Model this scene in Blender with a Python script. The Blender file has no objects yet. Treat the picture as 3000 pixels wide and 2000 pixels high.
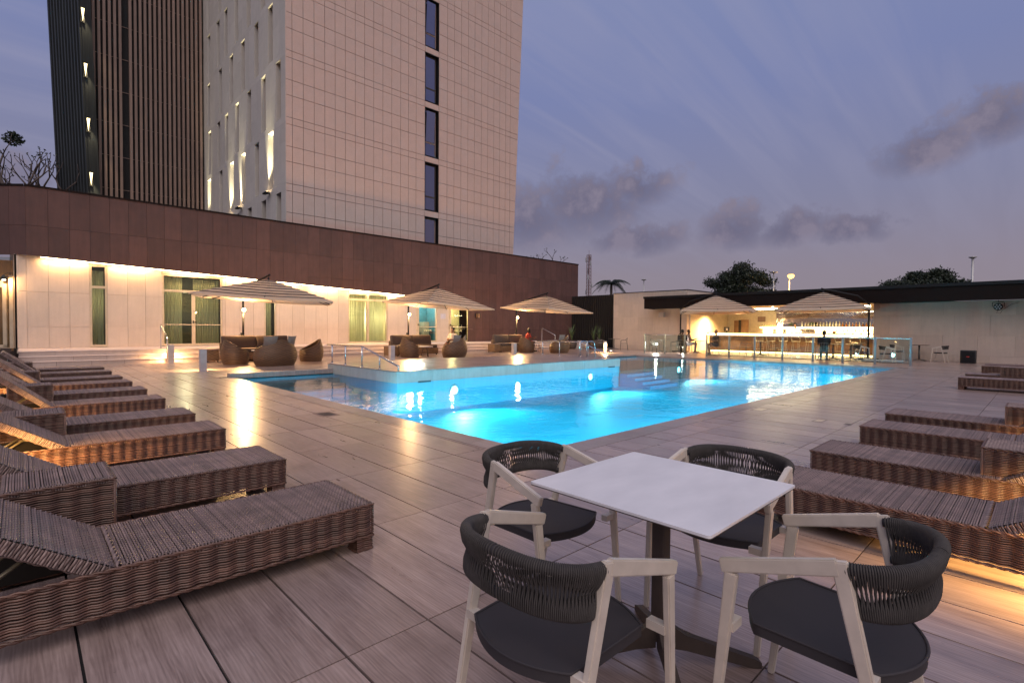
import bpy, bmesh, math, random
from mathutils import Vector, Matrix
import numpy as np
random.seed(7)
SC = bpy.context.scene
COL = SC.collection
PI = math.pi

# ------------------------------------------------------------------ camera
cam_d = bpy.data.cameras.new('camera')
cam = bpy.data.objects.new('camera', cam_d)
COL.objects.link(cam)
SC.camera = cam
YAW, PITCH, ROLL = math.radians(46.266), math.radians(-1.425), math.radians(0.4125)
fwd = Vector((math.cos(YAW)*math.cos(PITCH), math.sin(YAW)*math.cos(PITCH), math.sin(PITCH)))
rgt = Vector((math.sin(YAW), -math.cos(YAW), 0))
upv = rgt.cross(fwd)
r2 = rgt*math.cos(ROLL) + upv*math.sin(ROLL)
u2 = upv*math.cos(ROLL) - rgt*math.sin(ROLL)
cam.matrix_world = Matrix(((r2.x, u2.x, -fwd.x, 0), (r2.y, u2.y, -fwd.y, 0), (r2.z, u2.z, -fwd.z, 1.36), (0, 0, 0, 1)))
cam_d.sensor_width = 36
cam_d.sensor_fit = 'HORIZONTAL'
cam_d.lens = 18.07
cam_d.clip_start = 0.05
cam_d.clip_end = 3000

# ------------------------------------------------------------------ dusk sky
W = bpy.data.worlds.new('World')
SC.world = W
W.use_nodes = True
nt = W.node_tree
nt.nodes.clear()
def wn(t, **k):
    n = nt.nodes.new(t)
    for a, b in k.items():
        setattr(n, a, b)
    return n
def wl(a, b):
    nt.links.new(a, b)
def wmath(op, a, b=None, c=None, clamp=False):
    n = wn('ShaderNodeMath', operation=op)
    n.use_clamp = clamp
    for i, v in enumerate((a, b, c)):
        if v is None:
            continue
        if isinstance(v, (int, float)):
            n.inputs[i].default_value = v
        else:
            wl(v, n.inputs[i])
    return n.outputs[0]
def wmix(f, a, b):
    n = wn('ShaderNodeMix', data_type='RGBA')
    for i, v in ((0, f), (6, a), (7, b)):
        if isinstance(v, (int, float)):
            n.inputs[i].default_value = v
        elif isinstance(v, tuple):
            n.inputs[i].default_value = (*v, 1)
        else:
            wl(v, n.inputs[i])
    return n.outputs[2]
SUN_AZ, SUN_EL = math.radians(-124), math.radians(47)     # where the soft evening light comes from
tc = wn('ShaderNodeTexCoord')
sep = wn('ShaderNodeSeparateXYZ')
wl(tc.outputs['Generated'], sep.inputs[0])
sx, sy, sz = sep.outputs
sky = wn('ShaderNodeTexSky', sky_type='NISHITA')
sky.sun_disc = False
sky.sun_elevation = math.radians(2)
sky.sun_rotation = PI/2 - SUN_AZ
sky.air_density = 1.4
sky.dust_density = 2.0
sky.ozone_density = 3.0
ramp = wn('ShaderNodeValToRGB')
wl(sz, ramp.inputs[0])
cr = ramp.color_ramp
cr.elements[0].position = 0.0
cr.elements[0].color = (0.226, 0.192, 0.212, 1)
cr.elements[1].position = 1.0
cr.elements[1].color = (0.235, 0.265, 0.410, 1)
for p_, c_ in ((0.10, (0.222, 0.192, 0.238)), (0.22, (0.186, 0.188, 0.285)), (0.40, (0.158, 0.184, 0.340)), (0.62, (0.180, 0.212, 0.370))):
    e = cr.elements.new(p_)
    e.color = (*c_, 1)
nsc = wn('ShaderNodeVectorMath', operation='SCALE')
wl(sky.outputs[0], nsc.inputs[0])
nsc.inputs[3].default_value = 0.05
base = wmix(0.08, ramp.outputs[0], nsc.outputs[0])
# cloud layer projected on a flat deck overhead: streaks of high cloud
zz = wmath('MAXIMUM', sz, 0.03)
px = wmath('DIVIDE', sx, wmath('ADD', zz, 0.18))
py = wmath('DIVIDE', sy, wmath('ADD', zz, 0.18))
cmb = wn('ShaderNodeCombineXYZ')
wl(px, cmb.inputs[0]); wl(py, cmb.inputs[1])
mp = wn('ShaderNodeMapping')
wl(cmb.outputs[0], mp.inputs[0])
mp.inputs[2].default_value = (0, 0, math.radians(25))
mp.inputs[3].default_value = (0.5, 4.2, 1)
n1 = wn('ShaderNodeTexNoise')
wl(mp.outputs[0], n1.inputs[0])
n1.inputs['Scale'].default_value = 1.9
n1.inputs['Detail'].default_value = 9
n1.inputs['Distortion'].default_value = 0.6
st = wmath('MULTIPLY', wmath('SUBTRACT', n1.outputs[0], 0.42, clamp=True), 2.2, clamp=True)
base = wmix(wmath('MULTIPLY', wmath('MULTIPLY', st, wmath('MULTIPLY', wmath('SUBTRACT', sz, 0.06, clamp=True), 4.0, clamp=True)), 0.5), base, (0.255, 0.250, 0.345))
# low cumulus banks, each an ellipse in azimuth / elevation broken up by noise
az = wmath('ARCTAN2', sy, sx)
el = wmath('ARCSINE', sz)
n2 = wn('ShaderNodeTexNoise')
wl(tc.outputs['Generated'], n2.inputs[0])
n2.inputs['Scale'].default_value = 6.0
n2.inputs['Detail'].default_value = 6
n3 = wn('ShaderNodeTexNoise')
wl(tc.outputs['Generated'], n3.inputs[0])
n3.inputs['Scale'].default_value = 2.4
n3.inputs['Detail'].default_value = 3
n2.inputs['Scale'].default_value = 13.0
n2.inputs['Detail'].default_value = 9
n2.inputs['Roughness'].default_value = 0.62
n3.inputs['Scale'].default_value = 4.0
n3.inputs['Detail'].default_value = 5
wa = wmath('ADD', az, wmath('MULTIPLY', wmath('SUBTRACT', n3.outputs[0], 0.5), 0.16))
we = wmath('ADD', el, wmath('MULTIPLY', wmath('SUBTRACT', n2.outputs[0], 0.5), 0.10))
def bank(a0, e0, aw, eh):
    d1 = wmath('DIVIDE', wmath('SUBTRACT', wa, math.radians(a0)), math.radians(aw))
    d2 = wmath('DIVIDE', wmath('SUBTRACT', we, math.radians(e0)), math.radians(eh))
    d = wmath('ADD', wmath('MULTIPLY', d1, d1), wmath('MULTIPLY', d2, d2))
    d = wmath('ADD', d, wmath('MULTIPLY', wmath('SUBTRACT', n2.outputs[0], 0.5), 3.0))
    return wmath('SUBTRACT', 1.0, d, clamp=True)
BANKS = ((44.0, 12.0, 9.0, 4.2), (38.0, 13.5, 7.5, 4.6), (33.5, 15.0, 5.0, 2.6), (33.0, 9.6, 5.5, 2.0), (23.0, 10.2, 4.8, 2.6), (17.5, 10.0, 5.5, 2.2), (12.5, 9.6, 4.0, 1.6),
         (8.5, 15.4, 4.2, 2.6), (4.0, 16.8, 4.2, 2.6), (92, 9, 9, 5), (118, 14, 11, 4), (-30, 13, 12, 4), (160, 12, 14, 4), (-90, 15, 13, 5), (-140, 11, 10, 3))
dark = None
for bk in BANKS:
    v = bank(*bk)
    dark = v if dark is None else wmath('MAXIMUM', dark, v)
rel = wmath('MULTIPLY', wmath('SUBTRACT', n2.outputs[0], 0.40, clamp=True), 4.0, clamp=True)
tint = wmix(rel, (0.176, 0.156, 0.212), (0.078, 0.080, 0.140))
base = wmix(wmath('MULTIPLY', wmath('POWER', dark, 1.3), 1.15, clamp=True), base, tint)
bg = wn('ShaderNodeBackground')
wl(base, bg.inputs[0])
bg.inputs[1].default_value = 1.0
wl(bg.outputs[0], wn('ShaderNodeOutputWorld').inputs[0])

# ------------------------------------------------------------------ soft evening light
sun_d = bpy.data.lights.new('evening_glow', 'SUN')
sun_d.energy = 1.5
sun_d.angle = math.radians(70)
sun_d.color = (1.0, 0.87, 0.78)
sun = bpy.data.objects.new('evening_glow', sun_d)
COL.objects.link(sun)
sdir = Vector((math.cos(SUN_AZ)*math.cos(SUN_EL), math.sin(SUN_AZ)*math.cos(SUN_EL), math.sin(SUN_EL)))
sun.rotation_euler = sdir.to_track_quat('Z', 'Y').to_euler()
vs = SC.view_settings
vs.view_transform = 'Standard'
vs.look = 'None'
vs.gamma = 1.0
vs.exposure = 0.42
vs.use_curve_mapping = False
cy = SC.cycles
cy.max_bounces = 7
cy.diffuse_bounces = 3
cy.glossy_bounces = 3
cy.transmission_bounces = 4
cy.transparent_max_bounces = 10
cy.sample_clamp_indirect = 4.0
cy.caustics_reflective = False
cy.caustics_refractive = False
cy.use_denoising = True
cy.use_light_tree = True

# ------------------------------------------------------------------ helpers
class MB:
    """collects shapes; build() links them as one mesh object"""
    def __init__(s):
        s.v, s.f, s.sm = [], [], []
    def add(s, vs_, fs, smooth=False):
        o = len(s.v)
        s.v += [tuple(p) for p in vs_]
        s.f += [tuple(i+o for i in f) for f in fs]
        s.sm += [smooth]*len(fs)
        return s
    def box(s, x0, y0, z0, x1, y1, z1):
        return s.add([(x0, y0, z0), (x1, y0, z0), (x1, y1, z0), (x0, y1, z0), (x0, y0, z1), (x1, y0, z1), (x1, y1, z1), (x0, y1, z1)],
                     [(3, 2, 1, 0), (4, 5, 6, 7), (0, 1, 5, 4), (1, 2, 6, 5), (2, 3, 7, 6), (3, 0, 4, 7)])
    def hexa(s, p):
        return s.add(p, [(3, 2, 1, 0), (4, 5, 6, 7), (0, 1, 5, 4), (1, 2, 6, 5), (2, 3, 7, 6), (3, 0, 4, 7)])
    def obox(s, c, u, v, w):
        c, u, v, w = Vector(c), Vector(u), Vector(v), Vector(w)
        return s.hexa([c-u-v-w, c+u-v-w, c+u+v-w, c-u+v-w, c-u-v+w, c+u-v+w, c+u+v+w, c-u+v+w])
    def bbox(s, x0, y0, z0, x1, y1, z1, b):
        """box with bevelled edges (chamfer b)"""
        cx, cy_, cz = (x0+x1)/2, (y0+y1)/2, (z0+z1)/2
        hx, hy, hz = (x1-x0)/2, (y1-y0)/2, (z1-z0)/2
        bm = bmesh.new()
        bmesh.ops.create_cube(bm, size=1)
        for v in bm.verts:
            v.co = Vector((v.co.x*2*hx+cx, v.co.y*2*hy+cy_, v.co.z*2*hz+cz))
        bmesh.ops.bevel(bm, geom=list(bm.edges), offset=min(b, hx*.9, hy*.9, hz*.9), segments=2, affect='EDGES', profile=.6)
        bm.verts.index_update()
        s.add([v.co for v in bm.verts], [[v.index for v in f.verts] for f in bm.faces], True)
        bm.free()
        return s
    def prism(s, poly, d):
        """poly: list of 3d points, extruded by vector d"""
        n = len(poly)
        d = Vector(d)
        a = [Vector(p) for p in poly]
        fs = [tuple(range(n-1, -1, -1)), tuple(range(n, 2*n))]
        fs += [(i, (i+1) % n, (i+1) % n+n, i+n) for i in range(n)]
        return s.add(a+[p+d for p in a], fs)
    def tube(s, pts, r, n=8, cap=True, closed=False):
        P = [Vector(p) for p in pts]
        m = len(P)
        rs = r if isinstance(r, (list, tuple)) else [r]*m
        V, F = [], []
        ref = None
        for i, p in enumerate(P):
            if closed:
                t = P[(i+1) % m]-P[i-1]
            else:
                t = P[min(i+1, m-1)]-P[max(i-1, 0)]
            t = t.normalized() if t.length > 1e-9 else Vector((0, 0, 1))
            if ref is None:
                ref = Vector((0, 0, 1)) if abs(t.z) < .9 else Vector((1, 0, 0))
            a = (ref-t*ref.dot(t))
            a = a.normalized() if a.length > 1e-6 else t.orthogonal().normalized()
            ref = a
            b = t.cross(a)
            for k in range(n):
                q = 2*PI*k/n
                V.append(p+(a*math.cos(q)+b*math.sin(q))*rs[i])
        for i in range(m if closed else m-1):
            j = (i+1) % m
            for k in range(n):
                F.append((i*n+k, i*n+(k+1) % n, j*n+(k+1) % n, j*n+k))
        if cap and not closed:
            F.append(tuple(range(n-1, -1, -1)))
            F.append(tuple(range((m-1)*n, m*n)))
        return s.add(V, F, True)
    def lathe(s, prof, n=16, c=(0, 0, 0)):
        V, F = [], []
        for r, z in prof:
            for k in range(n):
                q = 2*PI*k/n
                V.append((c[0]+r*math.cos(q), c[1]+r*math.sin(q), c[2]+z))
        for i in range(len(prof)-1):
            for k in range(n):
                F.append((i*n+k, i*n+(k+1) % n, (i+1)*n+(k+1) % n, (i+1)*n+k))
        F.append(tuple(range(n-1, -1, -1)))
        F.append(tuple(range((len(prof)-1)*n, len(prof)*n)))
        return s.add(V, F, True)
    def grid(s, fn, nu, nv, smooth=True, closed_u=False):
        V = [fn(i/nu, j/nv) for j in range(nv+1) for i in range(nu+1)]
        F = [(j*(nu+1)+i, j*(nu+1)+i+1, (j+1)*(nu+1)+i+1, (j+1)*(nu+1)+i) for j in range(nv) for i in range(nu)]
        return s.add(V, F, smooth)
    def mesh(s, name, mat):
        me = bpy.data.meshes.new(name)
        me.from_pydata(s.v, [], s.f)
        me.polygons.foreach_set('use_smooth', s.sm)
        me.materials.append(mat)
        me.update()
        return me
    def build(s, name, mat, parent=None, loc=None):
        return link(name, s.mesh(name, mat), parent, loc)
def link(name, me, parent=None, loc=None, rz=0):
    o = bpy.data.objects.new(name, me)
    COL.objects.link(o)
    if parent is not None:
        o.parent = parent
    if loc is not None:
        o.location = loc
    if rz:
        o.rotation_euler[2] = rz
    return o
def tag(o, label, cat, group=None, kind=None):
    if label: o['label'] = label
    if cat: o['category'] = cat
    if group: o['group'] = group
    if kind: o['kind'] = kind
    return o
def thing(name, label, cat, loc=(0, 0, 0), rz=0, group=None):
    o = link(name, None, None, loc, rz)
    return tag(o, label, cat, group)
def struct(o):
    o['kind'] = 'structure'
    return o
def stuff(o):
    o['kind'] = 'stuff'
    return o
def dup(o, loc=None, rz=None, label=None, group=None, parent=None):
    c = o.copy()
    COL.objects.link(c)
    c.parent = parent
    if loc is not None: c.location = loc
    if rz is not None: c.rotation_euler[2] = rz
    if label: c['label'] = label
    if group: c['group'] = group
    for ch in list(o.children):
        dup(ch, parent=c)
    return c
def lamp(kind, name, loc, energy, color, parent=None, **k):
    d = bpy.data.lights.new(name, kind)
    d.energy = energy
    d.color = color
    o = bpy.data.objects.new(name, d)
    COL.objects.link(o)
    o.location = loc
    if parent is not None:
        o.parent = parent
    for a, b in k.items():
        if a == 'dir':
            o.rotation_euler = (-Vector(b)).to_track_quat('Z', 'Y').to_euler()
        else:
            setattr(d, a, b)
    return o

# ------------------------------------------------------------------ materials
def newmat(name):
    m = bpy.data.materials.new(name)
    m.use_nodes = True
    t = m.node_tree
    b = t.nodes['Principled BSDF']
    return m, t, b
def nd(t, ty, **k):
    n = t.nodes.new(ty)
    for a, b in k.items():
        setattr(n, a, b)
    return n
def setin(t, sock, v):
    if isinstance(v, (int, float)):
        sock.default_value = v
    elif isinstance(v, tuple):
        sock.default_value = v if len(v) == len(sock.default_value) else (*v, 1)
    else:
        t.links.new(v, sock)
def mth(t, op, a, b=None, clamp=False):
    n = nd(t, 'ShaderNodeMath', operation=op)
    n.use_clamp = clamp
    setin(t, n.inputs[0], a)
    if b is not None: setin(t, n.inputs[1], b)
    return n.outputs[0]
def mix(t, f, a, b):
    n = nd(t, 'ShaderNodeMix', data_type='RGBA')
    setin(t, n.inputs[0], f); setin(t, n.inputs[6], a); setin(t, n.inputs[7], b)
    return n.outputs[2]
def noise(t, vec, scale, detail=4, rough=.55, dist=0):
    n = nd(t, 'ShaderNodeTexNoise')
    if vec is not None: t.links.new(vec, n.inputs[0])
    n.inputs['Scale'].default_value = scale
    n.inputs['Detail'].default_value = detail
    n.inputs['Roughness'].default_value = rough
    n.inputs['Distortion'].default_value = dist
    return n.outputs[0]
def mapping(t, vec, scale=(1, 1, 1), loc=None):
    n = nd(t, 'ShaderNodeMapping')
    t.links.new(vec, n.inputs[0])
    n.inputs[3].default_value = scale
    if loc is not None: setin(t, n.inputs[1], loc)
    return n.outputs[0]
def coords(t, kind='Object'):
    if kind == 'World':
        return nd(t, 'ShaderNodeNewGeometry').outputs['Position']
    return nd(t, 'ShaderNodeTexCoord').outputs[kind]
def bump(t, b, h, strength, dist=.01):
    n = nd(t, 'ShaderNodeBump')
    n.inputs['Strength'].default_value = strength
    n.inputs['Distance'].default_value = dist
    t.links.new(h, n.inputs['Height'])
    t.links.new(n.outputs[0], b.inputs['Normal'])
def scl(c, k):
    return tuple(min(1, x*k) for x in c)
def M(name, col, rough=.6, metal=0, var=.12, scale=6, bmp=0, bscale=60, stretch=(1, 1, 1), rnd=.08, kind='Object', spec=.5, trans=0):
    m, t, b = newmat(name)
    v = mapping(t, coords(t, kind), stretch)
    n = noise(t, v, scale, 5)
    f = mth(t, 'MULTIPLY', mth(t, 'SUBTRACT', n, .3, True), 2.2, True)
    c = mix(t, f, scl(col, 1-var), scl(col, 1+var))
    oi = nd(t, 'ShaderNodeObjectInfo').outputs['Random']
    isl = nd(t, 'ShaderNodeNewGeometry').outputs['Random Per Island']
    r = mth(t, 'FRACT', mth(t, 'ADD', oi, isl))
    hs = nd(t, 'ShaderNodeHueSaturation')
    setin(t, hs.inputs['Value'], mth(t, 'ADD', mth(t, 'MULTIPLY', r, 2*rnd), 1-rnd))
    t.links.new(c, hs.inputs['Color'])
    t.links.new(hs.outputs[0], b.inputs['Base Color'])
    setin(t, b.inputs['Roughness'], mth(t, 'ADD', mth(t, 'MULTIPLY', f, .12), rough-.06))
    b.inputs['Metallic'].default_value = metal
    b.inputs['Specular IOR Level'].default_value = spec
    if bmp:
        bump(t, b, noise(t, v, bscale, 3), bmp, .004)
    if trans:
        out = t.nodes['Material Output']
        tr = nd(t, 'ShaderNodeBsdfTranslucent')
        t.links.new(hs.outputs[0], tr.inputs[0])
        mx = nd(t, 'ShaderNodeMixShader')
        mx.inputs[0].default_value = trans
        t.links.new(b.outputs[0], mx.inputs[1]); t.links.new(tr.outputs[0], mx.inputs[2])
        t.links.new(mx.outputs[0], out.inputs[0])
    return m
def emit(name, col, strength):
    m = bpy.data.materials.new(name)
    m.use_nodes = True
    t = m.node_tree
    t.nodes.clear()
    e = nd(t, 'ShaderNodeEmission')
    e.inputs[0].default_value = (*col, 1)
    e.inputs[1].default_value = strength
    t.links.new(e.outputs[0], nd(t, 'ShaderNodeOutputMaterial').inputs[0])
    m.cycles.emission_sampling = 'NONE'
    return m
def glass(name, tint=(1, 1, 1), refl=1.0, rough=.0):
    m = bpy.data.materials.new(name)
    m.use_nodes = True
    t = m.node_tree
    t.nodes.clear()
    tr = nd(t, 'ShaderNodeBsdfTransparent'); tr.inputs[0].default_value = (*tint, 1)
    gl = nd(t, 'ShaderNodeBsdfGlossy'); gl.inputs[1].default_value = rough
    lw = nd(t, 'ShaderNodeLayerWeight'); lw.inputs[0].default_value = .5
    sch = mth(t, 'ADD', mth(t, 'MULTIPLY', mth(t, 'POWER', lw.outputs['Facing'], 5.0), .9), .045)
    mx = nd(t, 'ShaderNodeMixShader')
    setin(t, mx.inputs[0], mth(t, 'MULTIPLY', sch, refl, True))
    t.links.new(tr.outputs[0], mx.inputs[1]); t.links.new(gl.outputs[0], mx.inputs[2])
    t.links.new(mx.outputs[0], nd(t, 'ShaderNodeOutputMaterial').inputs[0])
    return m
def deck_mat(name, dark, light, rough=.42):
    m, t, b = newmat(name)
    w = coords(t, 'World')
    oi = nd(t, 'ShaderNodeObjectInfo').outputs['Random']
    isl = nd(t, 'ShaderNodeNewGeometry').outputs['Random Per Island']
    r = mth(t, 'FRACT', mth(t, 'ADD', mth(t, 'MULTIPLY', oi, 7.31), isl))
    cb = nd(t, 'ShaderNodeCombineXYZ')
    setin(t, cb.inputs[0], mth(t, 'MULTIPLY', r, 37.0)); setin(t, cb.inputs[1], mth(t, 'MULTIPLY', r, 91.0))
    va = nd(t, 'ShaderNodeVectorMath', operation='ADD')
    t.links.new(w, va.inputs[0]); t.links.new(cb.outputs[0], va.inputs[1])
    v = va.outputs[0]
    g1 = noise(t, mapping(t, v, (75, 3.2, 1)), 1, 5, .62, .8)
    g2 = noise(t, mapping(t, v, (9, .9, 1)), 1, 4, .5, 1.2)
    wv = nd(t, 'ShaderNodeTexWave', wave_type='BANDS', bands_direction='X')
    t.links.new(mapping(t, v, (6.5, .9, 1)), wv.inputs[0])
    wv.inputs['Scale'].default_value = 3.0
    wv.inputs['Distortion'].default_value = 9.0
    wv.inputs['Detail'].default_value = 3
    wv.inputs['Detail Scale'].default_value = .9
    f = mth(t, 'ADD', mth(t, 'MULTIPLY', g1, .55), mth(t, 'ADD', mth(t, 'MULTIPLY', g2, .45), mth(t, 'MULTIPLY', wv.outputs['Fac'], .09)))
    f = mth(t, 'MULTIPLY', mth(t, 'SUBTRACT', f, .34), 2.3, True)
    c = mix(t, f, dark, light)
    st = noise(t, mapping(t, v, (1.1, 1.1, 1)), 1.7, 5, .6)
    c = mix(t, mth(t, 'MULTIPLY', mth(t, 'SUBTRACT', st, .52, True), 2.2, True), c, scl(dark, .8))
    wmk = noise(t, w, .8, 7, .68, .8)
    wmk = mth(t, 'MULTIPLY', mth(t, 'SUBTRACT', wmk, .50, True), 4.0, True)
    c = mix(t, mth(t, 'MULTIPLY', wmk, .42), c, scl(dark, .75))
    spk = noise(t, w, 26, 3, .6)
    c = mix(t, mth(t, 'MULTIPLY', mth(t, 'SUBTRACT', spk, .70, True), 5.0, True), c, scl(dark, .45))
    hs = nd(t, 'ShaderNodeHueSaturation')
    t.links.new(c, hs.inputs['Color'])
    setin(t, hs.inputs['Value'], mth(t, 'ADD', mth(t, 'MULTIPLY', r, .34), .83))
    t.links.new(hs.outputs[0], b.inputs['Base Color'])
    setin(t, b.inputs['Roughness'], mth(t, 'ADD', mth(t, 'ADD', mth(t, 'MULTIPLY', g2, .3), mth(t, 'MULTIPLY', wmk, .12)), rough-.12))
    b.inputs['Specular IOR Level'].default_value = .55
    b.inputs['Coat Weight'].default_value = .65
    b.inputs['Coat Roughness'].default_value = .24
    bump(t, b, g1, .22, .002)
    return m
def stone_mat(name, col, var=.1, rough=.7, streak=True, pv=.8):
    m, t, b = newmat(name)
    w = coords(t, 'World')
    oi = nd(t, 'ShaderNodeObjectInfo').outputs['Random']
    isl = nd(t, 'ShaderNodeNewGeometry').outputs['Random Per Island']
    r = mth(t, 'FRACT', mth(t, 'ADD', mth(t, 'MULTIPLY', oi, 5.7), isl))
    n1 = noise(t, w, 2.2, 6, .6)
    n2 = noise(t, mapping(t, w, (7, 7, .7)) if streak else w, 1.3 if streak else 14, 5, .6)
    n3 = noise(t, w, 45, 3, .6)
    f = mth(t, 'ADD', mth(t, 'MULTIPLY', n1, .4), mth(t, 'ADD', mth(t, 'MULTIPLY', n2, .4), mth(t, 'MULTIPLY', n3, .2)))
    f = mth(t, 'MULTIPLY', mth(t, 'SUBTRACT', f, .32, True), 2.7, True)
    c = mix(t, f, scl(col, 1-var*1.6), scl(col, 1+var))
    hs = nd(t, 'ShaderNodeHueSaturation')
    t.links.new(c, hs.inputs['Color'])
    setin(t, hs.inputs['Value'], mth(t, 'ADD', mth(t, 'MULTIPLY', r, var*2*pv), 1-var*pv))
    t.links.new(hs.outputs[0], b.inputs['Base Color'])
    setin(t, b.inputs['Roughness'], rough)
    bump(t, b, n3, .12, .003)
    return m
def weave_mat(name, col):
    """wicker seen from far: woven bands in relief"""
    m, t, b = newmat(name)
    v = coords(t, 'Object')
    s = nd(t, 'ShaderNodeSeparateXYZ'); t.links.new(v, s.inputs[0])
    ang = mth(t, 'ADD', s.outputs[0], mth(t, 'MULTIPLY', s.outputs[1], 1.3))
    a = mth(t, 'SINE', mth(t, 'MULTIPLY', ang, 34.0))
    row = mth(t, 'SINE', mth(t, 'MULTIPLY', s.outputs[2], 105.0))
    ck = mth(t, 'MULTIPLY', a, row)
    n = noise(t, mapping(t, v, (3, 3, 16)), 2.0, 4)
    f = mth(t, 'ADD', mth(t, 'MULTIPLY', ck, .42), n, True)
    t.links.new(mix(t, f, scl(col, .30), scl(col, 1.35)), b.inputs['Base Color'])
    b.inputs['Roughness'].default_value = .55
    bump(t, b, ck, .6, .01)
    return m

m_deck = deck_mat('deck_tile', (.180, .122, .106), (.465, .345, .305), .30)
m_deckfar = m_deck
m_grout = M('dark_joint', (.012, .011, .012), .9)
m_ground = M('ground', (.06, .06, .05), .95, scale=.3, kind='World')
m_coping = deck_mat('coping_stone', (.20, .150, .135), (.36, .29, .265), .5)
m_pale = stone_mat('pale_limestone', (.60, .49, .44), .07)
m_white = stone_mat('white_limestone', (.56, .455, .375), .08)
m_brown = stone_mat('brown_stone', (.088, .040, .033), .20)
m_brown2 = stone_mat('brown_panel', (.21, .140, .115), .14)
m_tower = stone_mat('tower_limestone', (.56, .395, .330), .07, streak=False, pv=.25)
m_towers = stone_mat('tower_side_limestone', (.50, .46, .42), .07)
m_face = stone_mat('platform_facing', (.47, .48, .44), .14)
m_riser = stone_mat('riser_stone', (.42, .34, .30), .10)
m_dark = M('dark_metal', (.012, .011, .012), .55, .2, spec=.3)
m_wing = M('dark_cladding', (.030, .034, .036), .55, .2, var=.3, scale=2, stretch=(6, 6, .3))
m_black = M('black_plastic', (.012, .012, .013), .5)
m_roof = M('roof_metal', (.012, .007, .006), .8, var=.25, spec=.15)
m_alu = M('aluminium', (.60, .52, .44), .45, .15, var=.1, scale=14, bmp=.1)
m_post = M('brushed_post', (.30, .35, .37), .35, .8, var=.1)
m_barm = M('bar_metal', (.15, .14, .13), .45, .5, var=.1)
m_steel = M('stainless_steel', (.62, .64, .66), .22, 1.0, var=.05)
m_gold = M('bronze_frame', (.52, .42, .30), .45, .2)
m_rope = M('rope', (.050, .043, .040), .85, var=.25, scale=40, bmp=.3, bscale=300)
m_sling = M('sling_fabric', (.030, .025, .028), .8, var=.15, scale=9, bmp=.15, bscale=500)
m_table = M('compact_laminate', (.68, .655, .665), .38, var=.10, scale=3.2, rnd=.01, stretch=(1, 2.2, 1))
m_rust = M('brown_steel', (.060, .042, .034), .6, .2, var=.2, scale=12)
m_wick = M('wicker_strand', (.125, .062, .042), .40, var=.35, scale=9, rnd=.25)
m_wicktop = M('wicker_strand_pale', (.205, .142, .126), .40, var=.3, scale=9, rnd=.25)  # paler and greyer than the side strands
m_wickin = M('wicker_shadow', (.012, .008, .006), .9)  # near-black backing that puts the shade into the gaps of the weave
m_weave = weave_mat('round_wicker', (.130, .066, .030))
m_cush = M('brown_cushion', (.085, .058, .046), .85, var=.15, bmp=.1)
m_pillow = M('taupe_pillow', (.20, .165, .145), .9, bmp=.1)
m_fab = M('umbrella_fabric', (.58, .47, .37), .85, var=.08, scale=3, trans=.45)
m_band = M('umbrella_edge', (.06, .05, .045), .8)
m_boll = M('bollard_paint', (.46, .42, .42), .5, .1)
m_curtain = M('curtain', (.56, .54, .36), .9, var=.15, stretch=(6, 6, .5), trans=.35)
m_glass = glass('window_glass', (.80, .83, .80), 1.0)
m_fglass = glass('fence_glass', (.86, .94, .93), 1.2)
m_rglass = M('reflective_glass', (.30, .27, .32), .07, 1.0, var=.04)
m_dglass = M('dark_glass', (.012, .013, .015), .05, 0, var=.02, spec=.8)
m_wood = deck_mat('bar_wood', (.17, .085, .038), (.33, .18, .08), .5)
m_leafd = M('dark_foliage', (.016, .026, .012), .6, var=.4, scale=3, rnd=.35)
m_leafg = M('green_foliage', (.060, .095, .035), .6, var=.4, scale=3, rnd=.35)
m_bark = M('bark', (.085, .062, .055), .9, var=.3, scale=8)
m_mast = M('mast_paint', (.16, .085, .085), .6)
m_pole = M('galvanised_pole', (.46, .45, .44), .5, .4)
WARM = (1.0, .66, .30)
WARM2 = (1.0, .57, .23)
e_warm = emit('warm_lamp', (1.0, .72, .36), 14)
e_strip = emit('led_strip', (1.0, .76, .42), 16)
e_white = emit('white_lamp', (1.0, .93, .80), 14)
e_sod = emit('sodium_lamp', (1.0, .46, .09), 5)
e_pool = emit('pool_lamp_lens', (.75, .95, 1.0), 9)

# ================================================================== THE SETTING
TW, TL, OX, OY = .3991, 1.2098, 2.159, 6.816
PX0, PX1, PY0, PY1 = 4.10, 23.6, 3.88, 15.10          # pool opening
CW = .30                                              # coping width
QX0, QX1, QY0, QY1 = 6.90, 16.75, 11.45, 15.50        # raised platform
struct(MB().add([(-900, -900, -2), (1500, -900, -2), (1500, 1500, -2), (-900, 1500, -2)], [(0, 1, 2, 3)]).build('ground', m_ground))
DX0, DX1, DY0, DY1 = -6.5, 32.6, -6.0, 26.6
HX0, HX1, HY0, HY1 = PX0-CW, PX1+CW, PY0-CW, PY1+CW
def rect_sub(a, h):
    x0, y0, x1, y1 = a
    hx0, hy0, hx1, hy1 = h
    if x1 <= hx0 or x0 >= hx1 or y1 <= hy0 or y0 >= hy1:
        return [a]
    out = []
    if x0 < hx0: out.append((x0, y0, hx0, y1))
    if x1 > hx1: out.append((hx1, y0, x1, y1))
    m0, m1 = max(x0, hx0), min(x1, hx1)
    if y0 < hy0: out.append((m0, y0, m1, hy0))
    if y1 > hy1: out.append((m0, hy1, m1, y1))
    return out
deckb = MB()
for r in rect_sub((DX0, DY0, DX1, DY1), (HX0, HY0, HX1, HY1)):
    deckb.box(r[0], r[1], -.25, r[2], r[3], -.014)
deck = struct(deckb.build('deck', m_grout))
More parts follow.
